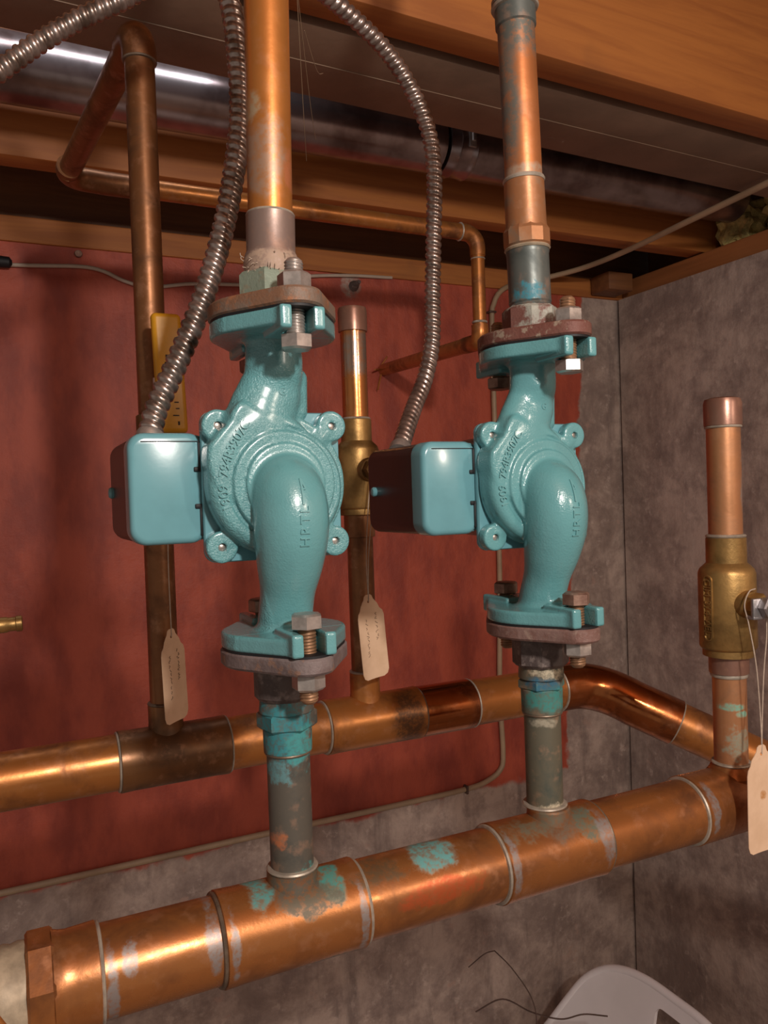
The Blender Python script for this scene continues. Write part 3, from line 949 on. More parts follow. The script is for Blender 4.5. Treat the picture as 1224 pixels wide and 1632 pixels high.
def surface_nets(f, lo, hi, h):
    n = [int(math.ceil((b - a) / h)) + 1 for a, b in zip(lo, hi)]
    ax = [lo[i] + h * np.arange(n[i]) for i in range(3)]
    Xg, Yg, Zg = np.meshgrid(*ax, indexing='ij', sparse=True)
    D = f(Xg, Yg, Zg).astype(np.float32)
    D = np.broadcast_to(D, n).copy()
    S = D < 0
    cnt = np.zeros([k - 1 for k in n], np.int8)
    for a in (0, 1):
        for b in (0, 1):
            for c in (0, 1):
                cnt += S[a:n[0] - 1 + a, b:n[1] - 1 + b, c:n[2] - 1 + c]
    act = (cnt > 0) & (cnt < 8)
    idx = np.argwhere(act)
    ids = -np.ones(act.shape, np.int64)
    ids[act] = np.arange(len(idx))
    acc = np.zeros((len(idx), 3))
    num = np.zeros(len(idx))
    corners = [(a, b, c) for a in (0, 1) for b in (0, 1) for c in (0, 1)]
    for p in corners:
        for q in corners:
            df = [q[i] - p[i] for i in range(3)]
            if sum(df) == 1 and min(df) == 0:
                d0 = D[idx[:, 0] + p[0], idx[:, 1] + p[1], idx[:, 2] + p[2]]
                d1 = D[idx[:, 0] + q[0], idx[:, 1] + q[1], idx[:, 2] + q[2]]
                mk = (d0 < 0) != (d1 < 0)
                tt = np.where(mk, d0 / np.where(mk, d0 - d1, 1), 0)
                for i in range(3):
                    acc[:, i] += np.where(mk, p[i] + tt * df[i], 0)
                num += mk
    V = (idx + acc / num[:, None]) * h + np.array(lo)
    F = []
    for axis in range(3):
        a1, a2 = (axis + 1) % 3, (axis + 2) % 3
        sl0 = [slice(None)] * 3
        sl1 = [slice(None)] * 3
        sl0[axis] = slice(0, n[axis] - 1)
        sl1[axis] = slice(1, n[axis])
        ch = S[tuple(sl0)] != S[tuple(sl1)]
        e = np.argwhere(ch)
        ok = (e[:, a1] > 0) & (e[:, a2] > 0) & (e[:, a1] < n[a1] - 1) & (e[:, a2] < n[a2] - 1)
        e = e[ok]
        u = np.zeros(3, int)
        v = np.zeros(3, int)
        u[a1] = 1
        v[a2] = 1
        c00 = ids[tuple((e - u - v).T)]
        c10 = ids[tuple((e - v).T)]
        c11 = ids[tuple(e.T)]
        c01 = ids[tuple((e - u).T)]
        inside = S[tuple(e.T)]
        quad = np.stack([c00, c10, c11, c01], 1)
        quad[~inside] = quad[~inside][:, ::-1]
        F.append(quad)
    F = np.concatenate(F)
    for _ in range(2):
        x, y, z = V.T
        ep = 0.15
        f0 = f(x, y, z)
        g = np.stack([f(x + ep, y, z) - f(x - ep, y, z), f(x, y + ep, z) - f(x, y - ep, z), f(x, y, z + ep) - f(x, y, z - ep)], 1) / (2 * ep)
        g2 = np.maximum((g * g).sum(1), 0.25)
        V = V - np.clip(f0 / g2, -0.3, 0.3)[:, None] * g
    return V, F


CV, CF = surface_nets(casing, (-46.0, -54.0, -84.0), (46.0, 52.0, 84.0), 0.95)
casing_me = bpy.data.meshes.new('casing')
casing_me.from_pydata((CV * 0.001).tolist(), [], CF.tolist())
casing_me.polygons.foreach_set('use_smooth', [True] * len(casing_me.polygons))
casing_me.set_sharp_from_angle(angle=radians(55))
casing_me.materials.append(MAT['casting'])


def front_y(x, z, y0=-60.0):
    """where the casting's front is met going straight back (mm)"""
    x, z = np.asarray(x, float), np.asarray(z, float)
    y = np.full_like(x, y0)
    for _ in range(60):
        y = y + np.clip(casing(x, y, z), -2, 4) * 0.8
    return y


def emboss(txt, size, place, rise=0.55, sink=0.6):
    """raised glyphs: place(u, v) -> (x, z) on the front of the casting, mm"""
    V, F = glyphs(txt, size, 1.0)
    A = np.array(V)
    P = np.array([place(u, v) for u, v in A[:, :2]])
    y = front_y(P[:, 0], P[:, 1])
    y = np.where(A[:, 2] > 0, y - rise, y + sink)
    return [tuple(q) for q in np.stack([P[:, 0], y, P[:, 1]], 1) * 0.001], F


curve = [Vector((a, 0, b)) for a, b in ((-28.6, -12.5), (-30.8, -5), (-31.0, 3), (-29.4, 10.5), (-26.6, 17.5), (-22.6, 24.5), (-18.6, 30.3), (-16.4, 33.2))]
curve = catmull(curve, 10)
serial = '1909 794R3907C'
pts_s, Ls = resample(curve, 0.25)
letters = []
for i, ch in enumerate(serial):
    if ch == ' ':
        continue
    k = int((0.01 + 0.93 * (i + 0.4) / len(serial)) * (len(pts_s) - 1))
    p = pts_s[k]
    d = (pts_s[min(k + 3, len(pts_s) - 1)] - pts_s[max(k - 3, 0)]).normalized()
    upv = Vector((-d.z, 0, d.x))
    letters.append(emboss(ch, 6.8, lambda u, v, p=p, d=d, upv=upv: (p.x + d.x * u + upv.x * v, p.z + d.z * u + upv.z * v), 0.9, 0.6))
SERIAL = merge(*letters)
hr = []
for ch, zc in (('H', -28.3), ('R', -22.8), ('T', -17.6), ('L', -12.8)):
    hr.append(emboss(ch, 7.4, lambda u, v, zc=zc: (-v * 0.95 + 0.8, zc + u * 0.95), 0.75, 0.6))


def strip(pts, wid):
    V, F = [], []
    (xa, za), (xb, zb) = pts
    n = 10
    L = sqrt((xb - xa) ** 2 + (zb - za) ** 2)
    nx, nz = -(zb - za) / L * wid / 2, (xb - xa) / L * wid / 2
    for k in range(n + 1):
        s = k / n
        x, z = xa + (xb - xa) * s, za + (zb - za) * s
        for sg in (-1, 1):
            yy = float(front_y([x + sg * nx], [z + sg * nz])[0])
            V.append((x + sg * nx, yy - 0.7, z + sg * nz))
            V.append((x + sg * nx, yy + 0.6, z + sg * nz))
    for k in range(n):
        a = 4 * k
        F += [(a, a + 2, a + 6, a + 4), (a, a + 4, a + 5, a + 1), (a + 2, a + 3, a + 7, a + 6)]
    F += [(0, 1, 3, 2), (4 * n, 4 * n + 2, 4 * n + 3, 4 * n + 1)]
    return [(a * 0.001, b * 0.001, c * 0.001) for a, b, c in V], F


ARROW = merge(strip([(0.2, -10.5), (0.2, 2.0)], 1.0), strip([(0.2, 2.0), (2.0, -3.0)], 0.9), strip([(2.0, -3.0), (0.2, -3.2)], 0.8))
HRTL = merge(*hr)
MARK = emboss('G', 5.5, lambda u, v: (0.5 + u, 46.0 + v), 0.4, 0.6)


def sc(g):
    return g


# junction box -----------------------------------------------------------------
def junction_box():
    ol = rrect(-0.0705, -0.032, -0.0270, 0.0262, 0.0075)
    g = plate(ol, 0, [(0.0, 0.0), (0.0, 0.070), (0.003, 0.074)])
    return xform(g, lambda v: Vector((v.x, 0.0125 + v.z, v.y)))


def box_cover():
    ol = rrect(-0.0722, -0.0345, -0.0283, 0.0272, 0.0082)
    g = plate(ol, 0, [(0.0034, -0.0020), (0.0016, -0.0014), (0.0004, 0.0), (0.0, 0.0016), (0.0, 0.012)])
    g2 = rrect(-0.0722, -0.060, -0.0283, 0.0272, 0.0082)
    body = xform(g, lambda v: Vector((v.x, 0.0115 + v.z, v.y)))
    return body


def build_pump(x, y, z, label, cmat):
    t0 = thing('circulator_pump', label, 'pump', (x, y, z), 'circulator pumps on the front manifold')
    o = bpy.data.objects.new('casing', casing_me)
    COL.objects.link(o)
    o.parent = t0
    o.material_slots[0].link = 'OBJECT'
    o.material_slots[0].material = MAT[cmat]

    def P(name, g, mat, par=t0, lab=None, ang=38):
        o = raw(name, g[0], g[1], mat, par, (0, 0, 0), True, ang)
        if lab:
            o['label'] = lab
        return o
    P('raised_serial_number', SERIAL, 'lettering')
    P('raised_letters', HRTL, 'lettering')
    P('raised_arrow', ARROW, 'lettering')
    P('raised_letters', MARK, 'lettering')
    # square motor plate
    ol = rrect(-0.0375, 0.0365, -0.0385, 0.0375, 0.006)
    g = plate(ol, 0, [(0.0008, 0.0), (0.0, 0.0008), (0.0, 0.0032), (0.0008, 0.004)])
    P('motor_plate', xform(g, lambda v: Vector((v.x, 0.0056 + v.z, v.y))), 'sheet')
    P('motor', lathe((0, 0.009, 0), (0, 1, 0), [(0, 0.033), (0.058, 0.033), (0.062, 0.031), (0.066, 0.026), (0.067, 0.015)], 48), 'motor')
    for sx in (-1, 1):
        for sz in (-1, 1):
            P('screw', lathe((sx * 0.0302, 0.0003, -0.0003 + sz * 0.0302), (0, 1, 0), [(0, 0.0012), (0.0004, 0.0019), (0.006, 0.0019)], 16), 'steel')
    jb = P('junction_box', junction_box(), 'sheet')
    cv = P('box_cover', box_cover(), 'sheet', jb)
    # side skirt of the cover along the left face
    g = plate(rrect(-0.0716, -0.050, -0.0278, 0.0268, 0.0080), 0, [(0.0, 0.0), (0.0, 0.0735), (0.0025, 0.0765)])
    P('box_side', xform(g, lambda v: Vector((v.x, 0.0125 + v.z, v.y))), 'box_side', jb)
    P('cover_screw', merge(lathe((-0.0712, 0.0765, -0.001), (-1, 0, 0), [(0, 0.0030), (0.0018, 0.0032), (0.0030, 0.0024), (0.0033, 0.001)], 20)), 'sheet', jb)
    P('seam', box(-0.066, -0.036, 0.0089, 0.0098, 0.0226, 0.0230), 'black', jb)
    P('gasket', merge(box(-0.0385, -0.0355, 0.0085, 0.020, 0.0075, 0.0225, 0.0006), box(-0.0408, -0.0375, 0.0085, 0.0118, 0.0075, 0.0100, 0.0006),
                      box(-0.0385, -0.0355, 0.0085, 0.020, -0.0245, -0.0085, 0.0006), box(-0.0408, -0.0375, 0.0085, 0.0118, -0.0110, -0.0085, 0.0006)), 'black', jb)
    return t0


build_pump(X1, Y1, Z1, 'left teal cast iron circulator pump nearest the camera', 'casting')
build_pump(X2, Y2, Z2, 'right teal cast iron circulator pump, in front of the concrete corner', 'casting_smooth')


# ------------------------------------------------------------------ armoured conduits
def conduit(label, pts, mat, pitch=0.0056, ro=0.0064, ri=0.0050, entry=None):
    P, L = resample(catmull(pts, 16), pitch / 8)

    def rr(s, a):
        f = ((s + pitch * a / (2 * pi)) / pitch) % 1.0
        k = 0.5 - 0.5 * cos(2 * pi * f)
        return ri + (ro - ri) * min(1.0, 1.5 * k) 
    t0 = thing('flexible_conduit', label, 'conduit', pts[0])
    part('armour', sweep(P, rr, 18), mat, t0, ang=70)
    if entry:
        part('connector', lathe(pts[0], Vector(pts[1]) - Vector(pts[0]), [(-0.004, 0.0072), (0.002, 0.0074), (0.004, 0.0066)], 28), 'steel', t0)
    return t0


conduit('armoured flexible conduit rising from the left pump junction box', [(0.0685, 0.423, 1.5835), (0.0735, 0.428, 1.600), (0.088, 0.432, 1.630), (0.1015, 0.436, 1.660), (0.1135, 0.440, 1.694), (0.1225, 0.443, 1.728), (0.1300, 0.447, 1.770), (0.1310, 0.452, 1.812), (0.1280, 0.460, 1.850), (0.110, 0.470, 1.90), (0.07, 0.48, 1.95)], 'conduit', entry=True)
conduit('armoured flexible conduit arching from the right pump junction box', [(0.2335, 0.462, 1.5795), (0.2440, 0.474, 1.592), (0.2625, 0.494, 1.613), (0.2790, 0.508, 1.634), (0.2905, 0.516, 1.663), (0.2945, 0.52, 1.70), (0.2965, 0.52, 1.735), (0.299, 0.52, 1.80), (0.2885, 0.52, 1.838), (0.262, 0.515, 1.868), (0.224, 0.505, 1.885), (0.180, 0.49, 1.892), (0.14, 0.48, 1.89)], 'conduit_shiny', 0.0054, 0.0061, 0.0049, entry=True)
conduit('armoured flexible conduit crossing the upper left corner', [(-0.06, 0.52, 1.745), (-0.02, 0.51, 1.779), (0.0065, 0.503, 1.800), (0.027, 0.50, 1.818), (0.050, 0.497, 1.8355), (0.074, 0.493, 1.850), (0.10, 0.488, 1.868), (0.14, 0.48, 1.89)], 'conduit', 0.0050, 0.0060, 0.0048)

# ------------------------------------------------------------------ left return riser and copper line behind
LX, LY = 0.104, 0.62
t0 = thing('copper_riser', 'dull brown copper riser at left, bending back under the ceiling', 'pipe', (LX, LY, 1.40))
part('pipe', vert(LX, LY, [(1.388, RP), (1.545, RP)], 40), 'copper_dull', t0)
part('pipe', vert(LX, LY, [(1.600, RP), (1.888, RP)], 40), 'copper_dull', t0)
bd = Vector((-0.105, 1.0, 0.0)).normalized()
pts = [Vector((LX, LY, 1.884)), Vector((LX, LY, 1.888))]
for k in range(9):
    a = pi / 2 * k / 8
    pts.append(Vector((LX, LY, 1.889 + 0.018 * sin(a))) + bd * (0.018 * (1 - cos(a))))
pts.append(Vector((LX, LY, 1.907)) + bd * 0.030)
part('elbow', sweep(pts, 0.0127, 36), 'copper_dull', t0)
part('pipe', cyl(Vector((LX, LY, 1.907)) + bd * 0.028, Vector((LX, LY, 1.906)) + bd * 0.285, RP, 40), 'copper_dull', t0)
part('solder_ring', ring((LX, LY, 1.8835), (0, 0, 1), RP + 0.0006, 0.0012), 'solder_dark', t0)
part('solder_ring', ring((LX, LY, 1.397), (0, 0, 1), RP + 0.0008, 0.0014), 'solder_dark', t0)
# corner fitting and horizontal line (same run of pipe, further back)
CY, CZ = 0.92, 1.904
t0 = thing('copper_line', 'thin copper line running below the rear joist and down into the red wall', 'pipe', (0.3, CY, CZ))
EX = LX - 0.031
part('elbow', sweep([Vector((EX + 0.0005, 0.892, 1.906)), Vector((EX, 0.900, 1.9055))] + [Vector((EX + 0.020 * (1 - cos(a)), 0.900 + 0.020 * sin(a), 1.905)) for a in [pi / 2 * k / 8 for k in range(9)]] + [Vector((EX + 0.040, CY, 1.904)), Vector((EX + 0.066, CY, 1.904))], 0.0125, 32), 'copper_dull', t0)
part('pipe', cyl((0.132, CY, CZ), (0.575, CY, CZ - 0.002), 0.0108, 36), 'copper_back', t0)
part('solder_ring', ring((0.1385, CY, CZ), (1, 0, 0), RP + 0.0006, 0.0012), 'solder', t0)
pts = [Vector((0.566, CY, CZ - 0.002)), Vector((0.574, CY, CZ - 0.002))] + [Vector((0.574 + 0.0195 * sin(a), CY, CZ - 0.002 - 0.0195 * (1 - cos(a)))) for a in [pi / 2 * k / 8 for k in range(9)]] + [Vector((0.5935, CY, 1.872))]
part('elbow', sweep(pts, lambda s, a: 0.0115 - 0.0012 * min(1, s / 0.05), 32), 'copper_back', t0)
part('solder_ring', ring((0.566, CY, CZ - 0.002), (1, 0, 0), 0.0112, 0.0012), 'solder', t0)
part('pipe', cyl((0.5935, CY, 1.876), (0.5935, CY, 1.765), 0.0092, 32), 'copper_back', t0)
part('solder_ring', ring((0.5935, CY, 1.868), (0, 0, 1), 0.0090, 0.0012), 'solder', t0)
part('solder_ring', ring((0.5935, CY, 1.782), (0, 0, 1), 0.0092, 0.0016, 0.002), 'solder', t0)
dd = (Vector((0.629, YB, 1.779)) - Vector((0.5935, CY, 1.756))).normalized()
pts = [Vector((0.5935, CY, 1.778)), Vector((0.5935, CY, 1.768)), Vector((0.5935, CY + 0.002, 1.761)), Vector((0.594, CY + 0.006, 1.757)), Vector((0.5935, CY, 1.756)) + dd * 0.014, Vector((0.5935, CY, 1.756)) + dd * 0.045]
part('elbow', sweep(catmull(pts, 5), 0.0117, 32), 'copper_back', t0)
part('pipe', cyl(Vector((0.5935, CY, 1.756)) + dd * 0.04, (0.6305, YB + 0.02, 1.7795), 0.0108, 32), 'copper_back', t0)

# ------------------------------------------------------------------ ball valves


def valve_body(x, y, z0, z1, z2, r=0.0187):
    return vert(x, y, [(z0 - 0.006, 0.0150), (z0 - 0.0055, 0.0168), (z0 - 0.001, 0.0168), (z0 - 0.0005, r - 0.001), (z0 + 0.0010, r), (z1 - 0.006, r), (z1 - 0.003, r - 0.0010), (z1 - 0.0008, r - 0.0032), (z1 + 0.0006, 0.0140), (z1 + 0.0015, 0.0132), (z2 - 0.0008, 0.0131), (z2, 0.0122)], 56)


VX, VY_ = 0.446, 0.39
t0 = thing('copper_riser', 'short copper riser with green streaks under the right ball valve', 'pipe', (VX, VY_, 1.36))
part('pipe', vert(VX, VY_, [(1.345, RP), (1.424, RP)], 44), 'copper_valve_riser', t0)
part('solder_ring', ring((VX, VY_, 1.3575), (0, 0, 1), RP + 0.0006, 0.0016), 'solder', t0)
part('solder_ring', ring((VX, VY_, 1.4185), (0, 0, 1), RP, 0.0013, 0.002), 'solder', t0)
t0 = thing('ball_valve', 'bronze ball valve with raised size lettering at right edge', 'valve', (VX, VY_, 1.42))
vb = part('valve_body', valve_body(VX, VY_, 1.4375, 1.4945, 1.5135), 'brass', t0)
part('lower_collar', vert(VX, VY_, [(1.4195, 0.0120), (1.4200, 0.0130), (1.4325, 0.0131), (1.4330, 0.0120)], 44), 'copper_cap', t0)
ca = radians(181)           # azimuth of the lettering on the barrel


def on_barrel(u, v, zc, h):
    a = ca + u / 0.0187
    r = 0.0187 + h
    return Vector((VX + r * cos(a), VY_ + r * sin(a), zc + v))


gl = []
for i, ch in enumerate('CIM 3/4 WEL'):
    if ch == ' ':
        continue
    V, F = glyphs(ch, 0.0074, 0.0006)
    zc = 1.4835 - i * 0.00345
    gl.append(([on_barrel(v[1] * 0.95, -v[0] * 0.95, zc, v[2] + 0.0005) for v in V], F))
part('raised_letters', merge(*gl), 'brass', vb)
ol = rrect(-0.0038, 0.0038, 1.4432, 1.4885, 0.0036, 6)
V, F = [], []
n = len(ol)
for h, ins in ((0.0, 0.0), (0.0009, 0.0002), (0.0009, 0.0010), (0.0, 0.0012)):
    for px, pz in ol:
        k = 1 - ins / 0.0038
        V.append(on_barrel(px * k, pz - (1 if pz > 1.466 else -1) * ins, 0, h))
for i in range(3):
    for k in range(n):
        a, b = i * n + k, i * n + (k + 1) % n
        F.append((a, b, b + n, a + n))
part('raised_border', (V, F), 'brass', vb)
sd = Vector((-0.10, -0.995, 0.0)).normalized()
sp = Vector((VX, VY_, 1.4690))
part('stem', merge(lathe(sp, sd, [(0.012, 0.0095), (0.0205, 0.0095), (0.0225, 0.0085)], 28), lathe(sp, sd, [(0.0225, 0.0078), (0.0235, 0.0085), (0.0300, 0.0085), (0.0310, 0.0076)], 6, 0.3), lathe(sp, sd, [(0.030, 0.0048), (0.041, 0.0048), (0.042, 0.004)], 20)), 'brass', t0)
sx = Vector((0.995, -0.10, 0.0)).normalized()


def lever(v):
    return sp + sd * v.y + sx * v.x + Vector((0, 0, v.z))


part('lever', merge(xform(box(-0.0105, 0.062, 0.0310, 0.0338, -0.0070, 0.0060, 0.0010), lever), xform(box(-0.0105, 0.030, 0.0262, 0.0338, -0.0078, -0.0052, 0.0008), lever)), 'silver', t0)
part('lever_nut', lathe(sp, sd, [(0.0336, 0.0066), (0.0345, 0.0072), (0.039, 0.0072), (0.040, 0.0062)], 6), 'silver', t0)
t0 = thing('capped_stub', 'copper pipe stub with a dull cap above the right ball valve', 'pipe', (VX, VY_, 1.51))
part('pipe', vert(VX, VY_, [(1.505, RP), (1.596, RP)], 44), 'copper_valve_riser', t0)
part('cap', vert(VX, VY_, [(1.5893, 0.0114), (1.5900, 0.0124), (1.6050, 0.0125), (1.6080, 0.0116), (1.6090, 0.0085)], 44), 'copper_cap', t0)
part('solder_ring', ring((VX, VY_, 1.5142), (0, 0, 1), RP, 0.0022, 0.0016), 'solder', t0)
part('solder_ring', ring((VX, VY_, 1.5890), (0, 0, 1), RP, 0.0012), 'solder', t0)

# middle valve on the rear manifold
MX, MY = 0.272, 0.62
t0 = thing('copper_riser', 'brown copper riser behind the hanging tag, on the rear manifold', 'pipe', (MX, MY, 1.41))
part('pipe', vert(MX, MY, [(1.385, RP), (1.520, RP)], 40), 'copper_dull', t0)
part('solder_ring', ring((MX, MY, 1.400), (0, 0, 1), RP + 0.0006, 0.0014), 'solder', t0)
t0 = thing('ball_valve', 'golden bronze ball valve between the two pumps, without lever', 'valve', (MX, MY, 1.52))
part('valve_body', valve_body(MX, MY, 1.5400, 1.5955, 1.6155), 'brass', t0)
part('lower_collar', vert(MX, MY, [(1.5150, 0.0120), (1.5155, 0.0132), (1.5345, 0.0132), (1.5350, 0.0120)], 40), 'copper_dull', t0)
part('stem', merge(lathe((MX, MY, 1.572), (0.12, -1, 0), [(0.010, 0.0100), (0.0195, 0.0100), (0.0215, 0.0088)], 28), lathe((MX, MY, 1.572), (0.12, -1, 0), [(0.0215, 0.0080), (0.028, 0.0080)], 6), lathe((MX, MY, 1.572), (0.12, -1, 0), [(0.028, 0.0045), (0.036, 0.0045), (0.037, 0.0038)], 16)), 'brass_dull', t0)
t0 = thing('capped_stub', 'capped copper stub with silvery solder above the middle ball valve', 'pipe', (MX, MY, 1.62))
part('pipe', vert(MX, MY, [(1.608, RP), (1.697, RP)], 40), 'copper_stub', t0)
part('cap', vert(MX, MY, [(1.6895, 0.0114), (1.6900, 0.0124), (1.7070, 0.0125), (1.7100, 0.0118), (1.7108, 0.0095)], 40), 'copper_cap', t0)
part('solder_ring', ring((MX, MY, 1.6162), (0, 0, 1), RP, 0.0016), 'solder', t0)

# left valve with the yellow lever
t0 = thing('ball_valve', 'ball valve with an upright yellow lever on the left riser', 'valve', (LX, LY, 1.55))
part('valve_body', valve_body(LX, LY, 1.545, 1.5985, 1.6170), 'brass_dull', t0)
part('stem', lathe((LX, LY, 1.574), (0.06, -1, 0), [(0.012, 0.0095), (0.024, 0.0095), (0.025, 0.005), (0.040, 0.005)], 24), 'brass_dull', t0)
part('lever', box(LX - 0.006, LX + 0.014, LY - 0.0385, LY - 0.036, 1.565, 1.640, 0.0008), 'silver', t0)
g = box(-0.0095, 0.0115, -0.0045, 0.0045, 0.0, 0.086, 0.0036, 4)
hl = part('lever_grip', xform(g, lambda v: Vector((LX + 0.0035 + v.x + (0.084 - v.z) * 0.03, LY - 0.038 + v.y, 1.600 + v.z))), 'yellow', t0, 'yellow vinyl lever grip with black print')
V, F = [], []
for (u, zz, a, b) in ((0.0002, 1.655, 0.0018, 0.0016), (-0.0004, 1.650, 0.002, 0.0012), (0.0006, 1.646, 0.0016, 0.0018), (0.0, 1.641, 0.0022, 0.0012), (0.0004, 1.6365, 0.0018, 0.0016), (0.0058, 1.622, 0.003, 0.0007), (0.0064, 1.6175, 0.0024, 0.0007), (0.0052, 1.6125, 0.0042, 0.0007), (0.0070, 1.607, 0.0012, 0.0026)):
    V, F = merge((V, F), box(LX + 0.0035 + u - a / 2, LX + 0.0035 + u + a / 2, LY - 0.0429, LY - 0.0424, zz - b / 2, zz + b / 2))
part('print', (V, F), 'ink', hl)

# brass stem poking in at the left edge, on its own riser outside the frame
t0 = thing('drain_valve', 'small shiny brass valve stem poking in at the left edge', 'valve', (-0.09, 0.62, 1.48))
part('body', vert(-0.09, 0.62, [(1.375, RP), (1.455, RP), (1.457, 0.017), (1.505, 0.017), (1.507, RP), (1.60, RP)], 36), 'brass_dull', t0)
part('stem', lathe((-0.082, 0.62, 1.4660), (1, 0, 0.02), [(0.004, 0.0080), (0.070, 0.0080), (0.0705, 0.0056), (0.0790, 0.0056), (0.0800, 0.0050), (0.0845, 0.0050), (0.0850, 0.0056), (0.0885, 0.0056), (0.0892, 0.0046)], 28), 'brass', t0)

# thin copper tube crossing the lower left corner
tube = raw('copper_tube', *sweep(catmull([(-0.06, 0.360, 1.42), (-0.03, 0.352, 1.375), (-0.012, 0.346, 1.347), (0.004, 0.342, 1.318), (0.022, 0.338, 1.285), (0.05, 0.335, 1.24), (0.09, 0.34, 1.18)], 10), 0.0029, 16), 'copper_top', None, (0.004, 0.342, 1.318))
tag(tube, 'thin bare copper tube slanting across the lower left corner', 'tube')


# ------------------------------------------------------------------ paper tags
def paper_tag(label, hole, width, length, yaw, bend, strings, writing=False, roll=0.0):
    hole = Vector(hole)
    t0 = thing('paper_tag', label, 'tag', hole)
    hw = width / 2
    top = 0.0058
    L = length
    ol = []
    half = [(0.0022, top), (0.0040, top - 0.0012), (0.0050, top - 0.0040), (0.0068, top - 0.0060), (hw - 0.0050, top - 0.0085), (hw - 0.0036, top - 0.0120), (hw - 0.0010, top - 0.0145), (hw, top - 0.0180), (hw, top - L + 0.0055), (hw - 0.0015, top - L + 0.0018), (hw - 0.0048, top - L)]
    ol = [(x, z) for x, z in half] + [(-x, z) for x, z in half[::-1]]
    u = Vector((cos(yaw), sin(yaw), 0))
    nrm = Vector((sin(yaw), -cos(yaw), 0))
    bm = bmesh.new()
    pv = [bm.verts.new((x, 0, z)) for x, z in ol]
    hv = [bm.verts.new((0.0012 * cos(a), 0, 0.0012 * sin(a))) for a in [2 * pi * k / 10 for k in range(10)]]
    ed = [bm.edges.new((pv[i], pv[(i + 1) % len(pv)])) for i in range(len(pv))] + [bm.edges.new((hv[i], hv[(i + 1) % 10])) for i in range(10)]
    bmesh.ops.triangle_fill(bm, edges=ed, use_beauty=True)
    for _ in range(2):
        bmesh.ops.subdivide_edges(bm, edges=[e for e in bm.edges if e.calc_length() > 0.006], cuts=1)
        bmesh.ops.triangulate(bm, faces=bm.faces)
    ex = bmesh.ops.extrude_face_region(bm, geom=list(bm.faces))
    for v in ex['geom']:
        if isinstance(v, bmesh.types.BMVert):
            v.co.y += 0.0004
    bm.verts.index_update()

    def put(x, y, z):
        cr, sr = cos(roll), sin(roll)
        xx, zz = x * cr - z * sr, x * sr + z * cr
        return hole + u * xx + nrm * (-y + bend * (x / hw) ** 2 + bend * 0.6 * (z / L) ** 2) + Vector((0, 0, zz))
    g = ([put(*v.co) for v in bm.verts], [tuple(v.index for v in f.verts) for f in bm.faces])
    bm.free()
    pp = part('paper', g, 'paper', t0, ang=30)
    for s in strings:
        P = catmull([hole + nrm * 0.0004] + [Vector(q) for q in s], 8)
        part('string', sweep(P, 0.00045, 7), 'string', t0)
    if writing:
        V, F = [], []
        rr = random.Random(int(hole.x * 1000))
        for col, z0, z1 in ((-0.004, -0.014, -0.045), (0.006, -0.010, -0.034)):
            z = z0
            while z > z1:
                P = [put(col + rr.uniform(-0.0013, 0.0013), -0.00035, z - 0.0007 * k) for k in range(4)]
                V, F = merge((V, F), sweep(P, 0.00022, 5))
                z -= rr.uniform(0.0024, 0.004)
        o = part('handwriting', (V, F), 'pencil', pp)
        o['kind'] = 'stuff'


paper_tag('blank manila tag with an orange spot hanging from the right ball valve', (0.4345, 0.356, 1.3745), 0.030, 0.0690, 0.05, 0.001,
          [[(0.4365, 0.3575, 1.392), (0.4360, 0.3595, 1.43), (0.4335, 0.3625, 1.458), (0.4325, 0.3645, 1.470), (0.4375, 0.3650, 1.4785), (0.4440, 0.3655, 1.4800)],
           [(0.4375, 0.3575, 1.392), (0.4440, 0.3605, 1.425), (0.4500, 0.3625, 1.448), (0.4520, 0.3640, 1.462)]], roll=-0.02)
paper_tag('manila tag with faint pencil notes hanging between the pumps', (0.2625, 0.586, 1.4640), 0.0275, 0.0690, 0.28, 0.002,
          [[(0.2640, 0.590, 1.50), (0.2690, 0.594, 1.54), (0.272, 0.594, 1.562), (0.2745, 0.592, 1.578)], [(0.266, 0.590, 1.50), (0.2730, 0.594, 1.54), (0.2765, 0.594, 1.566)]], True, 0.07)
paper_tag('shadowed manila tag hanging from the yellow lever valve at left', (0.1055, 0.592, 1.4515), 0.0275, 0.0690, 0.75, 0.001,
          [[(0.1055, 0.592, 1.50), (0.106, 0.590, 1.54), (0.106, 0.588, 1.565)]], True, 0.03)

# ------------------------------------------------------------------ cables on the wall
cab = raw('electric_cable', *sweep(resample(catmull([(0.96, 0.50, 1.977), (0.985, 0.70, 1.975), (0.991, 0.778, 1.974), (1.0065, 0.934, 1.974), (1.0216, 1.092, 1.974), (1.0155, 1.204, 1.973), (0.975, 1.276, 1.968), (0.915, 1.291, 1.955), (0.882, 1.291, 1.938), (0.868, 1.293, 1.915), (0.862, 1.293, 1.88), (0.861, 1.293, 1.70), (0.862, 1.293, 1.40), (0.854, 1.293, 1.17), (0.857, 1.293, 1.04), (0.850, 1.293, 1.008), (0.822, 1.293, 0.992), (0.77, 1.293, 0.984), (0.60, 1.293, 0.983), (0.348, 1.293, 0.984), (0.0, 1.293, 0.983), (-0.6, 1.293, 0.985), (-1.5, 1.293, 0.98)], 12), 0.01)[0], 0.0050, 14), 'cable_tan', None, (0.86, 1.293, 1.4))
part('cable_staple', box(0.768, 0.772, 1.286, 1.2985, 0.976, 0.992, 0.0008), 'wire', cab)
part('cable_staple', box(0.853, 0.869, 1.286, 1.2985, 1.895, 1.899, 0.0008), 'wire', cab)
tag(cab, 'tan electric cable running down the red wall and along its bottom edge', 'cable')
t0 = thing('cable_wire', 'thin white cable sagging across the top of the red wall', 'cable', (0.2, 1.294, 1.9))
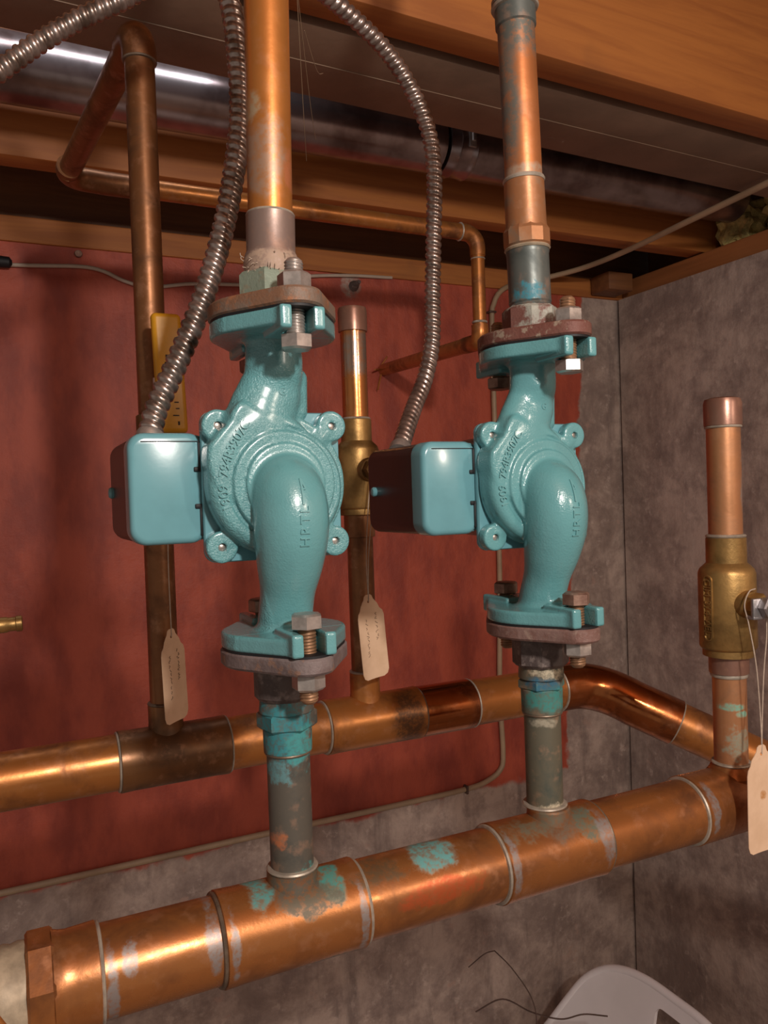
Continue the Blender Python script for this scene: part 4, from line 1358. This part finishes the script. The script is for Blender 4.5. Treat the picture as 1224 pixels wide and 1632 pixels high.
part('cable', sweep(resample(catmull([(0.015, 1.294, 1.909), (0.06, 1.294, 1.912), (0.118, 1.294, 1.916), (0.15, 1.294, 1.912), (0.182, 1.294, 1.899), (0.22, 1.294, 1.893), (0.279, 1.294, 1.903), (0.33, 1.294, 1.907), (0.384, 1.294, 1.911), (0.44, 1.294, 1.925), (0.496, 1.294, 1.935), (0.567, 1.294, 1.942), (0.65, 1.296, 1.946)], 10), 0.008)[0], 0.0030, 10), 'cable_white', t0)
part('black_plug', lathe((0.022, 1.288, 1.911), (-1, 0.0, 0.01), [(0, 0.003), (0.004, 0.008), (0.05, 0.010), (0.09, 0.010)], 20), 'black', t0)

# nail head on the red wall
for (xx, zz, lab) in ((0.115, 1.936, 'nail head in the wood trim at the top of the red wall'),):
    tag(raw('nail', *lathe((xx, 1.300, zz), (0, -1, 0), [(-0.01, 0.003), (0.002, 0.003), (0.003, 0.006), (0.006, 0.005)], 14), 'steel_rust', None, (xx, 1.3, zz)), lab, 'nail')
tag(raw('anchor_plug', *lathe((0.575, 1.303, 1.925), (0.1, -1, 0.15), [(-0.006, 0.012), (0.006, 0.009), (0.016, 0.005), (0.024, 0.0035)], 9), 'hub_dark', None, (0.575, 1.3, 1.925)), 'rusty hook stub in a paint chip above the capped stub', 'hook')
# straw splinters round the pipe where it enters the wall
V, F = [], []
for (a, b) in (((0.618, 1.296, 1.778), (0.600, 1.275, 1.774)), ((0.622, 1.297, 1.769), (0.609, 1.285, 1.740)), ((0.622, 1.297, 1.784), (0.630, 1.285, 1.800)), ((0.628, 1.297, 1.775), (0.642, 1.28, 1.772))):
    V, F = merge((V, F), sweep([Vector(a), Vector(a).lerp(Vector(b), 0.5), Vector(b)], 0.0016, 6))
o = raw('straw_wisps', V, F, 'wood', None, (0.618, 1.3, 1.768))
tag(o, 'orange splinters sticking out round the pipe hole in the red wall', 'splinters')
o['kind'] = 'stuff'

# ------------------------------------------------------------------ plastic chair by the right wall
t0 = thing('plastic_chair', 'pale plastic chair with a slotted backrest, its top showing at bottom right', 'chair', (0.8, 0.93, 0.0))
bm = bmesh.new()
ol = []
half = [(0.0, 0.714), (0.06, 0.714), (0.11, 0.706), (0.15, 0.688), (0.185, 0.656), (0.212, 0.612), (0.240, 0.560), (0.268, 0.508), (0.288, 0.455), (0.30, 0.40)]
CYc = 0.955
ol = [(CYc + y, z) for y, z in half] + [(CYc - y, z) for y, z in half[:0:-1]]
pv = [bm.verts.new((0, y, z)) for y, z in ol]
slot = rrect(CYc - 0.150, CYc + 0.030, 0.646, 0.690, 0.014, 5)
hv = [bm.verts.new((0, y, z)) for y, z in slot]
ed = [bm.edges.new((L_[i], L_[(i + 1) % len(L_)])) for L_ in (pv, hv) for i in range(len(L_))]
bmesh.ops.triangle_fill(bm, edges=ed, use_beauty=True)
for _ in range(3):
    bmesh.ops.subdivide_edges(bm, edges=[e for e in bm.edges if e.calc_length() > 0.04], cuts=1)
    bmesh.ops.triangulate(bm, faces=bm.faces)
ex = bmesh.ops.extrude_face_region(bm, geom=list(bm.faces))
for v in ex['geom']:
    if isinstance(v, bmesh.types.BMVert):
        v.co.x += 0.006
bm.verts.index_update()
g = ([(0.95 + v.co.x + (v.co.z - 0.74) * 0.22 - 0.55 * (v.co.y - CYc) ** 2, v.co.y, v.co.z) for v in bm.verts], [tuple(v.index for v in f.verts) for f in bm.faces])
bm.free()
part('backrest', g, 'plastic', t0, ang=30)
rimP = [(0.953 + (z - 0.74) * 0.22 - 0.55 * (y - CYc) ** 2, y, z) for y, z in ol[9 + 1 - 1::-1][:10]]
rim = [Vector((0.955 + (z - 0.74) * 0.22 - 0.55 * (y - CYc) ** 2, y, z)) for y, z in [(CYc - a, b) for a, b in half[::-1]] + [(CYc + a, b) for a, b in half[1:]]]
part('back_rim', sweep(resample(catmull(rim, 8), 0.01)[0], 0.007, 12), 'plastic', t0)
part('seat', box(0.45, 0.90, 0.70, 1.21, 0.385, 0.402, 0.006), 'plastic', t0)
for (lx, ly) in ((0.47, 0.72), (0.47, 1.19), (0.87, 0.72), (0.87, 1.19)):
    part('leg', lathe((lx, ly, 0), (0, 0, 1), [(0, 0.018), (0.38, 0.026), (0.39, 0.026)], 16), 'plastic', t0)

# loose wires by the chair
wr = [sweep(catmull([(0.70, 1.10, 0.79), (0.72, 1.08, 0.765), (0.735, 1.05, 0.73), (0.73, 1.03, 0.70), (0.71, 1.02, 0.66)], 8), 0.0010, 8),
      sweep(catmull([(0.66, 1.10, 0.70), (0.70, 1.08, 0.72), (0.735, 1.05, 0.705), (0.77, 1.02, 0.70), (0.80, 1.0, 0.71), (0.84, 0.99, 0.70)], 8), 0.0012, 8),
      sweep(catmull([(0.655, 1.11, 0.77), (0.68, 1.10, 0.79), (0.70, 1.10, 0.79)], 8), 0.0009, 8)]
wo = raw('loose_wire', *merge(*wr), 'wire', None, (0.73, 1.05, 0.7))
tag(wo, 'loose dark wire ends tangled beside the plastic chair back', 'wire')

# cobweb threads near the left pipe
V, F = [], []
for a, b in (((0.150, 0.40, 1.822), (0.205, 0.52, 1.80)), ((0.15, 0.40, 1.815), (0.19, 0.50, 1.775)), ((0.165, 0.43, 1.818), (0.20, 0.49, 1.83))):
    a, b = Vector(a), Vector(b)
    V, F = merge((V, F), sweep(catmull([a, a.lerp(b, 0.4) + Vector((0, 0, -0.006)), a.lerp(b, 0.7) + Vector((0, 0, -0.007)), b], 6), 0.00018, 5))
o = raw('cobweb_strands', V, F, 'cobweb', None, (0.17, 0.45, 1.81))
tag(o, 'fine cobweb strands between the orange pipe and the arching conduit', 'cobweb')
o['kind'] = 'stuff'
